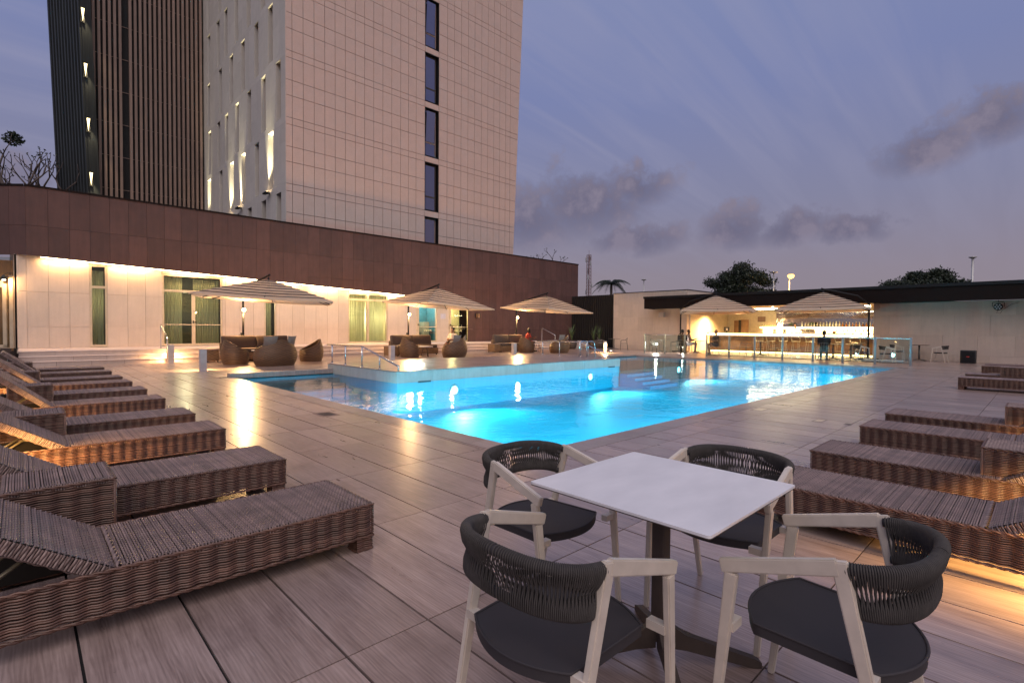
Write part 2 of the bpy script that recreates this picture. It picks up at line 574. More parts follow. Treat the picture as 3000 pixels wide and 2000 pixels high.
# deck tiles: the ones that show largest are parts, the rest one mesh
cells = []
i0, i1 = int((DX0-OX)/TW)-1, int((DX1-OX)/TW)+1
j0, j1 = int((DY0-OY)/TL)-1, int((22.95-OY)/TL)+1
for i in range(i0, i1):
    for j in range(j0, j1):
        a = (OX+i*TW+.0055, OY+j*TL+.0035, OX+(i+1)*TW-.0055, OY+(j+1)*TL-.0035)
        if a[0] < DX0 or a[2] > DX1:
            continue
        for r in rect_sub(a, (HX0-.006, HY0-.006, HX1+.006, HY1+.006)):
            if r[2]-r[0] < .02 or r[3]-r[1] < .02: continue
            for q in rect_sub(r, (QX0, PY1, QX1, QY1+.02)):
                if q[2]-q[0] < .02 or q[3]-q[1] < .02: continue
                cells.append(q)
def inview(x, y, z=0, m=1.08):
    d = Vector((x, y, z-1.36))
    w = d.dot(fwd)
    return w > .15 and abs(d.dot(r2)/w) < m and abs(d.dot(u2)/w) < .667*m
def vis(q):
    return any(inview(q[0]+(q[2]-q[0])*a, q[1]+(q[3]-q[1])*b) for a in (0, .5, 1) for b in (0, .25, .5, .75, 1))
cells.sort(key=lambda q: ((q[0]+q[2])/2)**2+((q[1]+q[3])/2)**2)
near = [q for q in cells if vis(q)][:300]
ns = set(near)
full = None
for q in near:
    w, l = q[2]-q[0], q[3]-q[1]
    if abs(w-TW+.011) < 1e-4 and abs(l-TL+.007) < 1e-4:
        if full is None:
            full = MB().box(0, 0, -.014, w, l, 0).mesh('tile', m_deck)
        me = full
    else:
        me = MB().box(0, 0, -.014, w, l, 0).mesh('tile', m_deck)
    link('tile', me, deck, (q[0], q[1], random.uniform(-.0012, .0006)))
rest = MB()
for q in cells:
    if q not in ns:
        rest.box(q[0], q[1], -.014, q[2], q[3], random.uniform(-.001, .0005))
stuff(rest.build('far_tiles', m_deckfar, deck))

# ---------------------------------------------------------------- pool
def liner_mat():
    m, t, b = newmat('pool_liner')
    w = coords(t, 'World')
    n = noise(t, w, 1.1, 4)
    t.links.new(mix(t, n, (.012, .50, .74), (.02, .60, .86)), b.inputs['Base Color'])
    b.inputs['Roughness'].default_value = .6
    return m
m_liner = liner_mat()
m_shelf = M('shelf_tile', (.11, .13, .145), .7, kind='World', scale=3)
m_poolstep = M('pool_step', (.02, .30, .55), .6, kind='World', scale=3)
DEEP = -.85
pool = MB()
pool.box(PX0-.02, PY0-.02, DEEP-.1, PX1+.02, PY1+.02, DEEP)
pool.box(PX0-.2, PY0-.2, DEEP, PX0, PY1+.2, -.035)
pool.box(PX1, PY0-.2, DEEP, PX1+.2, PY1+.2, -.035)
pool.box(PX0, PY0-.2, DEEP, PX1, PY0, -.035)
pool.box(PX0, PY1, DEEP, PX1, PY1+.2, -.035)
pool_o = struct(pool.build('pool', m_liner))
for k in range(6):                                     # steps in the left bay, going down toward the camera
    y1 = PY1-.002-k*.42
    MB().box(PX0+.001, y1-.42, DEEP+.001, QX0-.001, y1 if k == 0 else y1-.001, -.16-k*.12).build('pool_step', m_shelf if k < 2 else m_poolstep, pool_o)
MB().box(QX1+.002, QY0+.02, DEEP+.001, PX1-.002, PY1-.002, -.26).build('shallow_shelf', m_shelf, pool_o)
for k in range(4):
    MB().box(QX1+.002, QY0-.32-.34*k, DEEP+.001, QX1+2.0, QY0+.018-.34*k, -.36-.12*k).build('pool_step', m_poolstep, pool_o)
# narrow underwater ledge on the far and right walls
MB().box(PX1-.35, PY0+.001, DEEP+.001, PX1-.001, QY0+.01, -.34).build('ledge', m_liner, pool_o)
# coping pieces
def coping(x0, y0, x1, y1, n, z1=.0015, z0=-.06):
    for k in range(n):
        if abs(x1-x0) > abs(y1-y0):
            a, b = x0+(x1-x0)*k/n, x0+(x1-x0)*(k+1)/n
            MB().box(a+.003, y0, z0, b-.003, y1, z1).build('coping_stone', m_coping, pool_o)
        else:
            a, b = y0+(y1-y0)*k/n, y0+(y1-y0)*(k+1)/n
            MB().box(x0, a+.003, z0, x1, b-.003, z1).build('coping_stone', m_coping, pool_o)
coping(PX0-CW, PY0-CW, PX0+.02, PY1+.0, 10)
coping(PX0+.02, PY0-CW, PX1, PY0+.02, 16)
coping(PX1-.02, PY0+.02, PX1+CW, PY1+CW, 10)
coping(PX0-.06, PY1, QX0-.003, PY1+CW, 5, .10)
coping(QX1+.003, PY1, PX1-.02, PY1+CW, 6, .03)
# water
def water_mat():
    m = bpy.data.materials.new('pool_water')
    m.use_nodes = True
    t = m.node_tree
    t.nodes.clear()
    w = coords(t, 'World')
    h = mth(t, 'ADD', noise(t, mapping(t, w, (1, 1, 1)), 1.6, 3, .5, .4), mth(t, 'MULTIPLY', noise(t, w, 6.5, 2, .5, .3), .28))
    bp = nd(t, 'ShaderNodeBump')
    bp.inputs['Strength'].default_value = .12
    bp.inputs['Distance'].default_value = .10
    t.links.new(h, bp.inputs['Height'])
    fr = nd(t, 'ShaderNodeFresnel'); fr.inputs[0].default_value = 1.23
    t.links.new(bp.outputs[0], fr.inputs[1])
    tr = nd(t, 'ShaderNodeBsdfTransparent'); tr.inputs[0].default_value = (.26, .88, .985, 1)
    gl = nd(t, 'ShaderNodeBsdfGlossy'); gl.inputs[1].default_value = .02
    t.links.new(bp.outputs[0], gl.inputs['Normal'])
    mx = nd(t, 'ShaderNodeMixShader')
    t.links.new(fr.outputs[0], mx.inputs[0])
    t.links.new(tr.outputs[0], mx.inputs[1]); t.links.new(gl.outputs[0], mx.inputs[2])
    t.links.new(mx.outputs[0], nd(t, 'ShaderNodeOutputMaterial').inputs[0])
    return m
wz = -.055
wat = MB()
for r in rect_sub((PX0, PY0, PX1, PY1), (QX0, QY0, QX1, QY1+1)):
    wat.add([(r[0], r[1], wz), (r[2], r[1], wz), (r[2], r[3], wz), (r[0], r[3], wz)], [(0, 1, 2, 3)])
struct(wat.build('water', water_mat()))
# raised platform between pool and terrace
plat = struct(MB().box(QX0+.03, QY0+.03, DEEP, QX1-.03, QY1, .232).build('raised_platform', m_liner))
n = 9
for k in range(n):
    a, b = QX0+(QX1-QX0)*k/n, QX0+(QX1-QX0)*(k+1)/n
    MB().box(a+.003, QY0, -.062, b-.003, QY0+.03, .225).build('facing_slab', m_face, plat)
for k in range(4):
    a, b = QY0+.03+(QY1-QY0-.03)*k/4, QY0+.03+(QY1-QY0-.03)*(k+1)/4
    MB().box(QX0, a+.003, -.062, QX0+.03, b-.003, .225).build('facing_slab', m_face, plat)
    MB().box(QX1-.03, a+.003, -.062, QX1, b-.003, .225).build('facing_slab', m_face, plat)
for i in range(24):
    a, b = QX0-.01+(QX1-QX0+.02)*i/24, QX0-.01+(QX1-QX0+.02)*(i+1)/24
    for j in range(4):
        c, d = QY0-.01+(QY1-QY0+.02)*j/4, QY0-.01+(QY1-QY0+.02)*(j+1)/4
        MB().box(a+.003, c+.003, .232, b-.003, d-.003, .25).build('top_tile', m_deckfar, plat)
m_skim = M('skimmer_grey', (.07, .10, .11), .6)
# skimmer mouths
for x in (7.75, 16.2):
    MB().box(x-.20, QY0-.006, -.085, x+.20, QY0+.02, -.035).build('skimmer', m_skim, plat)
# underwater lamps
def pool_lamp(loc, nrm, label, e, dn=.08, cone=150):
    o = thing('underwater_lamp', label, 'pool lamp', loc, group='underwater pool lamps')
    rot = Vector(nrm).to_track_quat('Z', 'Y').to_euler()
    a = MB().lathe([(.15, -.01), (.16, .0), (.16, .02), (.12, .03)], 20).build('bezel', m_steel, o)
    b = MB().lathe([(.115, .0301), (.09, .045), (.03, .052)], 20).build('lens', e_pool, o)
    a.rotation_euler = rot; b.rotation_euler = rot
    lamp('SPOT', 'pool_light', Vector(nrm)*.40+Vector((0, 0, .05)), e, (.50, .92, .98), o, dir=Vector(nrm)+Vector((0, 0, dn)), spot_size=math.radians(cone), spot_blend=1, shadow_soft_size=.12)
PE = 800
pool_lamp((8.75, QY0+.029, -.36), (0, -1, 0), 'underwater lamp in platform wall nearer the pool steps', PE)
pool_lamp((14.9, QY0+.029, -.36), (0, -1, 0), 'underwater lamp in platform wall farther from the camera', PE)
pool_lamp((21.3, QY0+.018, -.42), (0, -1, 0), 'underwater lamp in shelf wall near the far pool end', PE)
for k, x in enumerate((5.6, 8.0, 10.4, 12.8, 15.2, 17.6, 20.0, 22.4)):  # lamps out of sight, their number raised to even out the pool light
    pool_lamp((x, PY0+.001, -.42), (0, 1, 0), 'unseen underwater lamp in the right pool wall, %s from the dining table' % ('first', 'second', 'third', 'fourth', 'fifth', 'sixth', 'seventh', 'eighth')[k], PE*(.5, .8, .9, .9, .9, .9, .9, .9)[k], -.45, 110)
for k, y in enumerate((5.6, 7.9, 10.2)):  # also out of sight, added to brighten the left part of the pool
    pool_lamp((PX0+.001, y, -.42), (1, 0, 0), 'unseen underwater lamp in the left pool wall, %s from the near corner' % ('first', 'second', 'third')[k], PE*(.5, .8, .9)[k], -.45, 110)

# ---------------------------------------------------------------- terrace steps
SX0, SX1 = -.05, 31.0
steps = struct(MB().box(SX0, 23.66, -.2, SX1, 26.9, .475).build('terrace_steps', m_riser))
for k in range(3):
    yf = 22.95+.33*k
    z0, z1 = .16*k, .16*(k+1)
    nn = 34
    off = .45*(k % 2)
    xs = [SX0]+[SX0+off+.915*q for q in range(1, nn)]+[SX1]
    for a, b in zip(xs, xs[1:]):
        if b-a < .05: continue
        MB().box(a+.004, yf+.02, z0-.01, b-.004, yf+.06, z1-.022).build('riser_tile', m_riser, steps)
    MB().box(SX0-.01, yf, z1-.022, SX1+.01, yf+.40 if k < 2 else 26.69, z1+.003*(k == 2)).build('tread', m_pale, steps)
    MB().box(SX0+.01, yf+.06, z0-.1, SX1-.01, 23.7, z1-.023).build('step_core', m_grout, steps)

# ---------------------------------------------------------------- podium building
WY, FY = 26.70, 26.42
pod = thing('podium_building', 'long low stone building with brown fascia and pale wall below', 'building', (0, WY, 0))
def P(mb, name, mat, parent=pod):
    me = mb.mesh(name, mat)
    o = link(name, me, parent)
    o.matrix_parent_inverse = Matrix.Translation(-parent.location) if parent.parent is None else parent.matrix_parent_inverse.copy()
    return o
def soff(x):
    return 3.985-.0418*x
def strip_panel(x0, x1, z0f, z1f, y0, y1, name, mat, g=.004, parent=None):
    a, b = x0+g, x1-g
    pts = [(a, y0, z0f(a)), (b, y0, z0f(b)), (b, y0, z1f(b)), (a, y0, z1f(a))]
    return P(MB().prism(pts, (0, y1-y0, 0)), name, mat, parent or pod)
K = lambda z: (lambda x: z)
OPEN = [(2.03, 2.60), (4.47, 6.83), (8.68, 9.25), (13.05, 15.50), (17.45, 19.0), (19.88, 21.60)]
xs = [-.14]
grid = [.19+.615*k for k in range(0, 36)]
pts = sorted(set([-.14, 21.64]+[g for g in grid if g < 21.6]+[e for o_ in OPEN for e in o_]))
segs = []
for a, b in zip(pts, pts[1:]):
    m_ = (a+b)/2
    if any(o0 < m_ < o1 for o0, o1 in OPEN): continue
    if segs and abs(segs[-1][1]-a) < 1e-6 and (b-a < .12 or segs[-1][1]-segs[-1][0] < .12) and segs[-1][2]:
        segs[-1] = (segs[-1][0], b, True)
    else:
        segs.append((a, b, True))
for a, b, _ in segs:
    for z0, z1 in ((K(.49), K(1.299)), (K(1.307), K(2.633)), (K(2.641), lambda x: soff(x)+.02)):
        strip_panel(a, b, z0, z1, WY, WY+.06, 'stone_panel', m_white)
# brown fascia
fx = [.19+.62*k for k in range(53)]
fx[-1] = 32.62
for a, b in zip(fx, fx[1:]):
    if b <= 21.7:
        if b < 11:
            strip_panel(a, b, soff, K(5.086), FY, FY+.06, 'brown_panel', m_brown)
        else:
            strip_panel(a, b, soff, K(3.962), FY, FY+.06, 'brown_panel', m_brown)
            strip_panel(a, b, K(3.970), K(5.086), FY, FY+.06, 'brown_panel', m_brown)
    else:
        for z0, z1 in ((.485, 1.299), (1.307, 2.633), (2.641, 3.962), (3.97, 5.086)):
            strip_panel(a, b, K(z0), K(z1), FY, FY+.06, 'brown_panel', m_brown)
    strip_panel(a, b, K(5.094), K(6.53), FY, FY+.06, 'brown_panel', m_brown)
P(MB().box(.16, FY-.03, 6.53, 32.66, 48.0, 6.60), 'parapet_cap', m_roof)
P(MB().prism([(.2, FY+.06, 3.97), (21.7, FY+.06, soff(21.7)), (21.7, FY+.06, 6.52), (.2, FY+.06, 6.52)], (0, .04, 0)), 'fascia_core', m_grout)
P(MB().prism([(.2, FY+.03, 3.972), (21.7, FY+.03, soff(21.7)+.002), (21.7, WY+.05, soff(21.7)+.002), (.2, WY+.05, 3.972)], (0, 0, .05)), 'soffit', m_white)
P(MB().box(21.66, FY+.06, .0, 32.60, FY+.1, 6.52), 'wall_core', m_grout)
P(MB().box(32.56, FY+.1, .0, 32.62, 48, 6.52), 'end_wall', m_brown)
P(MB().box(21.64, FY+.005, .48, 21.70, WY+.1, 3.1), 'return_panel', m_white)
pp = [-.1]+[e for o_ in OPEN for e in o_]+[21.62]
for a, b in zip(pp[0::2], pp[1::2]):
    P(MB().prism([(a, WY+.06, .3), (b, WY+.06, .3), (b, WY+.06, soff(b)), (a, WY+.06, soff(a))], (0, .2, 0)), 'wall_core', m_white)
# angled end at the left
ang = Vector((-.72, .69, 0))
c0 = Vector((.19, FY, 0))
for k in range(4):
    p0, p1 = c0+ang*(.62*k+.004), c0+ang*(.62*(k+1)-.004)
    for z0, z1 in ((3.99, 5.086), (5.094, 6.53)):
        P(MB().prism([(p0.x, p0.y, z0), (p1.x, p1.y, z0), (p1.x, p1.y, z1), (p0.x, p0.y, z1)], (.05, .05, 0)), 'brown_panel', m_brown)
P(MB().prism([(.15, FY, 6.53), (-1.7, FY+1.78, 6.53), (-1.7, FY+3, 6.53), (.2, FY+3, 6.53)], (0, 0, .07)), 'parapet_cap', m_roof)
q0 = Vector((-.14, WY, 0))
P(MB().prism([(q0.x, q0.y, .49), (q0.x-.02, q0.y+.9, .49), (q0.x-.02, q0.y+.9, 4.0), (q0.x, q0.y, 4.0)], (.06, 0, 0)), 'stone_panel', m_white)
# LED strip under the fascia
led = P(MB().prism([(.60, FY+.10, soff(.6)-.002), (17.2, FY+.10, soff(17.2)-.002), (17.2, FY+.10, soff(17.2)-.03), (.60, FY+.10, soff(.6)-.03)], (0, .05, 0)), 'led_strip', e_strip)
for k in range(8):
    xa = .6+16.6*(k+.5)/8
    lamp('AREA', 'strip_light', (xa, FY+.125-WY, soff(xa)-.045), 34, (1.0, .55, .22), pod, shape='RECTANGLE', size=2.05, size_y=.05, dir=(0, .25, -1))
# glazed openings
def opening(x0, x1, kind, mull=None, transom=2.92, lit=None):
    z0, z1 = .50, soff(x1)-.06
    w = thing_part('window' if kind != 'door' else 'glazed_door')
    y0, y1 = WY+.02, WY+.09
    fr = MB()
    f = .075
    fr.box(x0, y0, z0, x0+f, y1, z1); fr.box(x1-f, y0, z0, x1, y1, z1)
    fr.box(x0+f, y0, z0, x1-f, y1, z0+f*1.2); fr.box(x0+f, y0, z1-f, x1-f, y1, z1)
    if transom: fr.box(x0+f, y0+.004, transom-.05, x1-f, y1-.004, transom+.05)
    if mull:
        fr.box(mull-.07, y0+.002, z0+f, mull+.07, y1-.002, transom-.05 if (kind == 'door' and transom) else z1-f)
        if kind == 'door':
            fr.box(x0+f, y0+.006, 1.42, x1-f, y1-.03, 1.455)
    PP(fr, 'frame', m_gold, w)
    PP(MB().box(x0+.02, WY-.015, z1+.002, x1-.02, WY+.10, soff(x0)+.03), 'head_trim', m_gold, w)
    PP(MB().box(x0+.05, y0+.035, z0+.05, x1-.05, y0+.043, z1-.05), 'pane', m_glass, w)
    if kind == 'door':
        PP(MB().box(mull-.03, y0-.05, 1.5, mull+.01, y0+.002, 1.62).box(mull-.02, y0-.06, 1.55, mull+.10, y0-.045, 1.575), 'handle', m_black, w)
    return w
def thing_part(name):
    o = link(name, None, pod)
    o.location = (0, 0, 0)
    return o
def PP(mb, name, mat, parent):
    o = link(name, mb.mesh(name, mat), parent)
    o.location = (0, -WY, 0)
    return o
def curtain(w, x0, x1, z0, z1, y, ph, mat=None, folds=9):
    def fn(u, v):
        x = x0+(x1-x0)*u
        a = .035*math.sin(u*(x1-x0)*folds*2*PI/.9+ph)+.015*math.sin(u*40+ph*2)
        return (x+.01*math.sin(v*5+u*9), y+a*(1-.25*v), z0+(z1-z0)*v)
    PP(MB().grid(fn, int(60*(x1-x0))+8, 3), 'curtain', mat or m_curtain, w)
m_room = M('room_wall', (.10, .095, .075), .9)
m_bright = M('bright_room', (.62, .56, .38), .9)
m_teal = M('teal_room', (.10, .30, .34), .8)
w1 = opening(*OPEN[0], 'window')
curtain(w1, 2.10, 2.5, .55, 3.6, WY+.30, .4)
w2 = opening(*OPEN[1], 'door', mull=5.66)
curtain(w2, 4.55, 5.28, .55, 3.55, WY+.34, 1.1); curtain(w2, 5.72, 6.75, .55, 3.5, WY+.34, 2.0)
w3 = opening(*OPEN[2], 'window')
curtain(w3, 8.76, 9.1, .55, 3.4, WY+.30, .9)
w4 = opening(*OPEN[3], 'window', mull=14.25)
curtain(w4, 13.12, 14.2, .55, 3.2, WY+.34, .2); curtain(w4, 14.3, 15.35, .55, 3.2, WY+.34, 1.7)
w5 = opening(*OPEN[4], 'door', mull=17.60, transom=None)
w6 = opening(*OPEN[5], 'door', mull=20.05, transom=None)
rooms = MB()
rooms.box(-.05, WY+2.6, .3, 11, WY+2.65, 4); rooms.box(-.05, WY+.3, .42, 11, WY+2.6, .47); rooms.box(11, WY+.27, .3, 11.05, WY+2.6, 4)
rooms.box(-.1, WY+.27, .3, -.05, WY+2.6, 4)
P(rooms, 'room_interior', m_room)
rm = MB()
rm.box(11.1, WY+1.6, .3, 16.6, WY+1.65, 4); rm.box(11.1, WY+.27, .42, 16.6, WY+1.6, .47); rm.box(16.6, WY+.27, .3, 16.65, WY+1.6, 4)
P(rm, 'room_interior', m_bright)
rm = MB().box(17.2, WY+1.6, .3, 19.3, WY+1.65, 4).box(17.2, WY+.27, .42, 19.3, WY+1.6, .47).box(19.3, WY+.27, .3, 19.35, WY+1.6, 4)
P(rm, 'room_interior', m_teal)
rm = MB().box(19.6, WY+1.6, .3, 22.0, WY+1.65, 4).box(19.6, WY+.27, .42, 22.0, WY+1.6, .47).box(19.55, WY+.27, .3, 19.6, WY+1.6, 4)
P(rm, 'room_interior', m_bright)
P(MB().bbox(17.35, WY+.9, .47, 17.8, WY+1.5, 1.5, .02).bbox(17.4, WY+1.0, 1.5, 17.7, WY+1.4, 1.95, .04).bbox(18.5, WY+.8, .47, 18.95, WY+1.5, 1.75, .02), 'kitchen_unit', m_bright)
P(MB().box(17.95, WY+.9, 1.05, 18.45, WY+1.4, 1.09).tube([(18.0, WY+.95, .47), (18.0, WY+.95, 1.05)], .02, 6).tube([(18.4, WY+.95, .47), (18.4, WY+.95, 1.05)], .02, 6), 'work_table', m_steel)
P(MB().box(19.7, WY+1.3, .47, 21.4, WY+1.58, 1.5).box(19.7, WY+1.2, 1.5, 21.4, WY+1.58, 1.54), 'kitchen_unit', m_wood)
for (x, y, z, e, c) in ((13.2, 1.1, 2.2, 150, (1, .85, .5)), (15.2, 1.1, 2.0, 130, (1, .88, .55)), (18.2, .7, 2.9, 110, (.85, 1, 1)), (20.6, .7, 2.7, 210, (1, .82, .40)), (5.6, 1.4, 2.6, 60, (1, .85, .5)), (2.3, 1.0, 2.4, 30, (1, .85, .5)), (9.0, 1.0, 2.4, 26, (1, .85, .5))):
    lamp('POINT', 'room_light', (x, y, z), e, c, pod, shadow_soft_size=.15)
# the open door at the far left with its wall lamp
w7 = thing_part('glazed_door')
dirv = Vector((-.72, .69, 0)); st0 = Vector((-.155, WY+.02, 0))
def al(a, z, n=0): 
    p = st0+dirv*a+Vector((-.69, -.72, 0))*n
    return (p.x, p.y, z)
def pl(a0, a1, z0, z1, t, name, mat, n=0):
    d = Vector((.69, .72, 0))*t
    PP(MB().prism([al(a0, z0, n), al(a1, z0, n), al(a1, z1, n), al(a0, z1, n)], d), name, mat, w7)
pl(.02, .16, .5, 3.2, .05, 'frame', m_gold, .03); pl(.30, .44, .5, 2.9, .05, 'frame', m_gold); pl(.44, 2.4, 2.78, 3.0, .05, 'frame', m_gold); pl(.30, 2.4, .47, .62, .06, 'frame', m_gold)
pl(.16, 2.4, .6, 3.9, .01, 'pane', m_glass, -.08)
P(MB().box(-4, WY+2.8, .3, -.2, WY+2.85, 4.0), 'room_interior', m_wood)
lamp('POINT', 'room_light', (-1.1, 1.6, 2.6), 40, WARM2, pod, shadow_soft_size=.1)
wl_ = thing('wall_lamp', 'black cone wall lamp beside the glazed door at far left', 'wall lamp', al(.12, 3.05, .25))
MB().lathe([(.02, .16), (.05, .12), (.13, -.02)], 14).build('shade', m_black, wl_)
MB().lathe([(.01, -.06), (.05, -.03), (.05, .0), (.02, .02)], 12).build('bulb', e_white, wl_)
MB().tube([(0, 0, .15), (.10, .1, .25), (.20, .19, .25)], .012, 6).build('arm', m_black, wl_)
lamp('POINT', 'bulb_light', (0, 0, -.10), 90, WARM2, wl_, shadow_soft_size=.05)

# ---------------------------------------------------------------- hotel tower (k: real size, standing right behind the podium)
TK = .80
def tz(z): return 1.36+(z-1.36)*TK
TY = 36*TK
TXC = 13.12*TK
tow = thing('hotel_tower', 'tall hotel tower of pale stone slabs with dark finned flank', 'building', (TXC, TY, 0))
def T(mb, name, mat, parent=None):
    o = link(name, mb.mesh(name, mat), parent or tow)
    o.location = (-TXC, -TY, 0) if parent is None else (0, 0, 0)
    return o
cols = [13.12, 13.57, 14.32, 15.085, 15.85, 16.615, 17.39, 18.17, 18.925, 19.68, 20.46, 21.235, 22.03, 22.75, 23.475, 24.33, 25.72, 26.59, 27.34, 28.09, 28.86, 29.61, 30.41, 31.17, 31.91, 32.65, 33.40, 34.0, 34.64]
rows = [4.7, 6.15, 6.65, 8.13, 9.17, 10.62]
z = 10.62
while z < 46:
    rows += [z+.5, z+1.98, z+3.02, z+4.5]
    z += 4.475
rows = sorted(set(round(r, 2) for r in rows))
rows = [r for i, r in enumerate(rows) if i == 0 or r-rows[i-1] > .1]
def rx(zz): return 34.62+.0453*(zz-11)
pan = []
for ci in range(len(cols)-1):
    for ri in range(len(rows)-1):
        z0, z1 = rows[ri], rows[ri+1]
        if ci == 15:
            tall = (z1-z0) > .8
            if tall and z0 > 6.5: continue
        x0, x1 = cols[ci]*TK+.013, cols[ci+1]*TK-.013
        a, b = tz(z0)+.013, tz(z1)-.013
        if ci == len(cols)-2:
            poly = [(x0, TY, a), (rx(z0)*TK, TY, a), (rx(z1)*TK, TY, b), (x0, TY, b)]
        else:
            poly = [(x0, TY, a), (x1, TY, a), (x1, TY, b), (x0, TY, b)]
        d = math.hypot((x0+x1)/2, TY)
        pan.append((d/((z1-z0)**.5), (x0+x1)/2, (a+b)/2, poly))
pan.sort(key=lambda q: q[0])
seen = [q for q in pan if inview(q[1], TY, q[2], 1.0) and q[2] > 7.0]
keep = set(id(q) for q in seen[:300])
rest = MB()
for q in pan:
    if id(q) in keep:
        T(MB().prism(q[3], (0, .05, 0)), 'panel', m_tower)
    else:
        rest.prism(q[3], (0, .05, 0))
stuff(T(rest, 'panel_field', m_tower))
TOPZ = tz(46)
core = MB()
core.hexa([(TXC+.47, TY+.47, 3), (rx(3)*TK-.05, TY+.47, 3), (rx(3)*TK-.05, TY+17, 3), (TXC+.47, TY+17, 3),
           (TXC+.47, TY+.47, TOPZ), (rx(46)*TK-.05, TY+.47, TOPZ), (rx(46)*TK-.05, TY+17, TOPZ), (TXC+.47, TY+17, TOPZ)])
for a_, b_ in ((TXC+.06, cols[15]*TK), (cols[16]*TK, 34.5*TK)):
    core.box(a_, TY+.051, 3, b_, TY+.06, TOPZ)
T(core, 'core', m_grout)
# windows of the front
wz0 = [r for r in rows if r > 6.4]
wx0, wx1 = cols[15]*TK, cols[16]*TK
k = 0
zb = 11.17-4.475
while zb < 42:
    z0, z1 = tz(zb), tz(zb+3.9)
    w = link('window', None, tow, (-TXC, -TY, 0))
    dp = .42
    fr = MB().box(wx0+.012, TY-.01, z0, wx0+.03, TY+dp, z1).box(wx1-.03, TY-.01, z0, wx1-.012, TY+dp, z1).box(wx0+.03, TY-.01, z1-.02, wx1-.03, TY+dp, z1).box(wx0+.03, TY-.01, z0, wx1-.03, TY+dp, z0+.02)
    T(fr, 'reveal', m_dark, w)
    zm = z0+(z1-z0)*.30
    yy = TY+.18
    f = MB()
    for (a, b, c, d) in ((wx0+.03, z0+.02, wx0+.10, z1-.02), (wx1-.20, z0+.02, wx1-.13, z1-.02), (wx0+.10, z0+.02, wx1-.20, z0+.09), (wx0+.10, z1-.12, wx1-.20, z1-.05), (wx0+.10, zm-.05, wx1-.20, zm+.05)):
        f.box(a, yy, b, c, yy+.06, d)
    T(f, 'frame', m_rust if k % 2 else m_brown2, w)
    T(MB().box(wx0+.05, yy+.02, z0+.03, wx1-.15, yy+.03, z1-.06), 'pane', m_rglass, w)
    if k == 2 or k == 4:
        hx = wx0+.16
        T(MB().hexa([(hx, yy-.02, zm+.06), (wx1-.28, yy-.02, zm+.06), (wx1-.28, yy+.02, zm+.06), (hx, yy+.02, zm+.06), (hx, yy-.16, z1-.16), (wx1-.28, yy-.16, z1-.16), (wx1-.28, yy-.12, z1-.16), (hx, yy-.12, z1-.16)]), 'tilted_sash', m_rglass, w)
    T(MB().box(wx0+.012, TY+dp-.02, z0, wx1-.012, TY+dp, z1), 'back', m_black, w)
    zb += 4.475
    k += 1
# left flank with staggered slot windows
EV = [36.85, 39.85, 43.1, 46.2, 49.2, 51.6, 54.7]
OD = [38.35, 41.35, 44.6, 47.7, 51.0, 54.9]
FYE = 57.37
SW = 1.0
left_n = 0
restl = MB()
def lp(y0, y1, z0, z1):
    global left_n
    if y1-y0 < .02: return
    mb = MB().box(TXC, y0*TK+.003, tz(z0)+.003, TXC+.05, y1*TK-.003, tz(z1)-.003)
    if left_n < 280 and tz(z1) > 7 and inview(TXC, (y0+y1)/2*TK, tz((z0+z1)/2), 1.0):
        left_n += 1
        T(mb, 'cladding_panel', m_towers)
    else:
        restl.box(TXC, y0*TK+.003, tz(z0)+.003, TXC+.05, y1*TK-.003, tz(z1)-.003)
fl = 0
zb = 11.17-4.475
while zb < 42:
    S = EV if fl % 2 == 0 else OD
    zs0, zs1 = zb+.04, zb+4.10
    if fl == 0: zs1 = zb+4.0
    edges = [36.02]+[e for y in S for e in (y, y+SW)]+[FYE]
    for a, b in zip(edges[0::2], edges[1::2]):
        n = max(1, round((b-a)/1.3))
        for i in range(n):
            y0, y1 = a+(b-a)*i/n, a+(b-a)*(i+1)/n
            zc = [zs0, zs0+1.35, zs0+2.7, zs1] if (i+fl) % 2 else [zs0, zs0+2.0, zs1]
            for c, d in zip(zc, zc[1:]):
                lp(y0, y1, c, d)
    n = 9
    for i in range(n):
        y0, y1 = 36.02+(FYE-36.02)*i/n, 36.02+(FYE-36.02)*(i+1)/n
        lp(y0, y1, zs1, zb+4.475+.04)
    for y in S:
        w = link('slot_window', None, tow, (-TXC, -TY, 0))
        a, b = y*TK, (y+SW)*TK
        c, d = tz(zs0), tz(zs1)
        rv = MB().box(TXC+.004, a-.001, c, TXC+.45, a+.02, d).box(TXC+.004, b-.02, c, TXC+.45, b+.001, d).box(TXC+.004, a+.02, d-.02, TXC+.45, b-.02, d+.001).box(TXC+.004, a+.02, c-.001, TXC+.45, b-.02, c+.02)
        T(rv, 'reveal', m_towers, w)
        T(MB().box(TXC+.30, a+.02, c+.02, TXC+.33, b-.02, d-.02), 'pane', m_dglass, w)
        T(MB().box(TXC+.27, a+.02, c+.02, TXC+.30, a+.09, d-.02).box(TXC+.27, b-.09, c+.02, TXC+.30, b-.02, d-.02).box(TXC+.27, a+.09, (c+d)/2-1.0, TXC+.30, b-.09, (c+d)/2-.94), 'frame', m_brown2, w)
    zb += 4.475
    fl += 1
stuff(T(restl, 'cladding_field', m_towers))
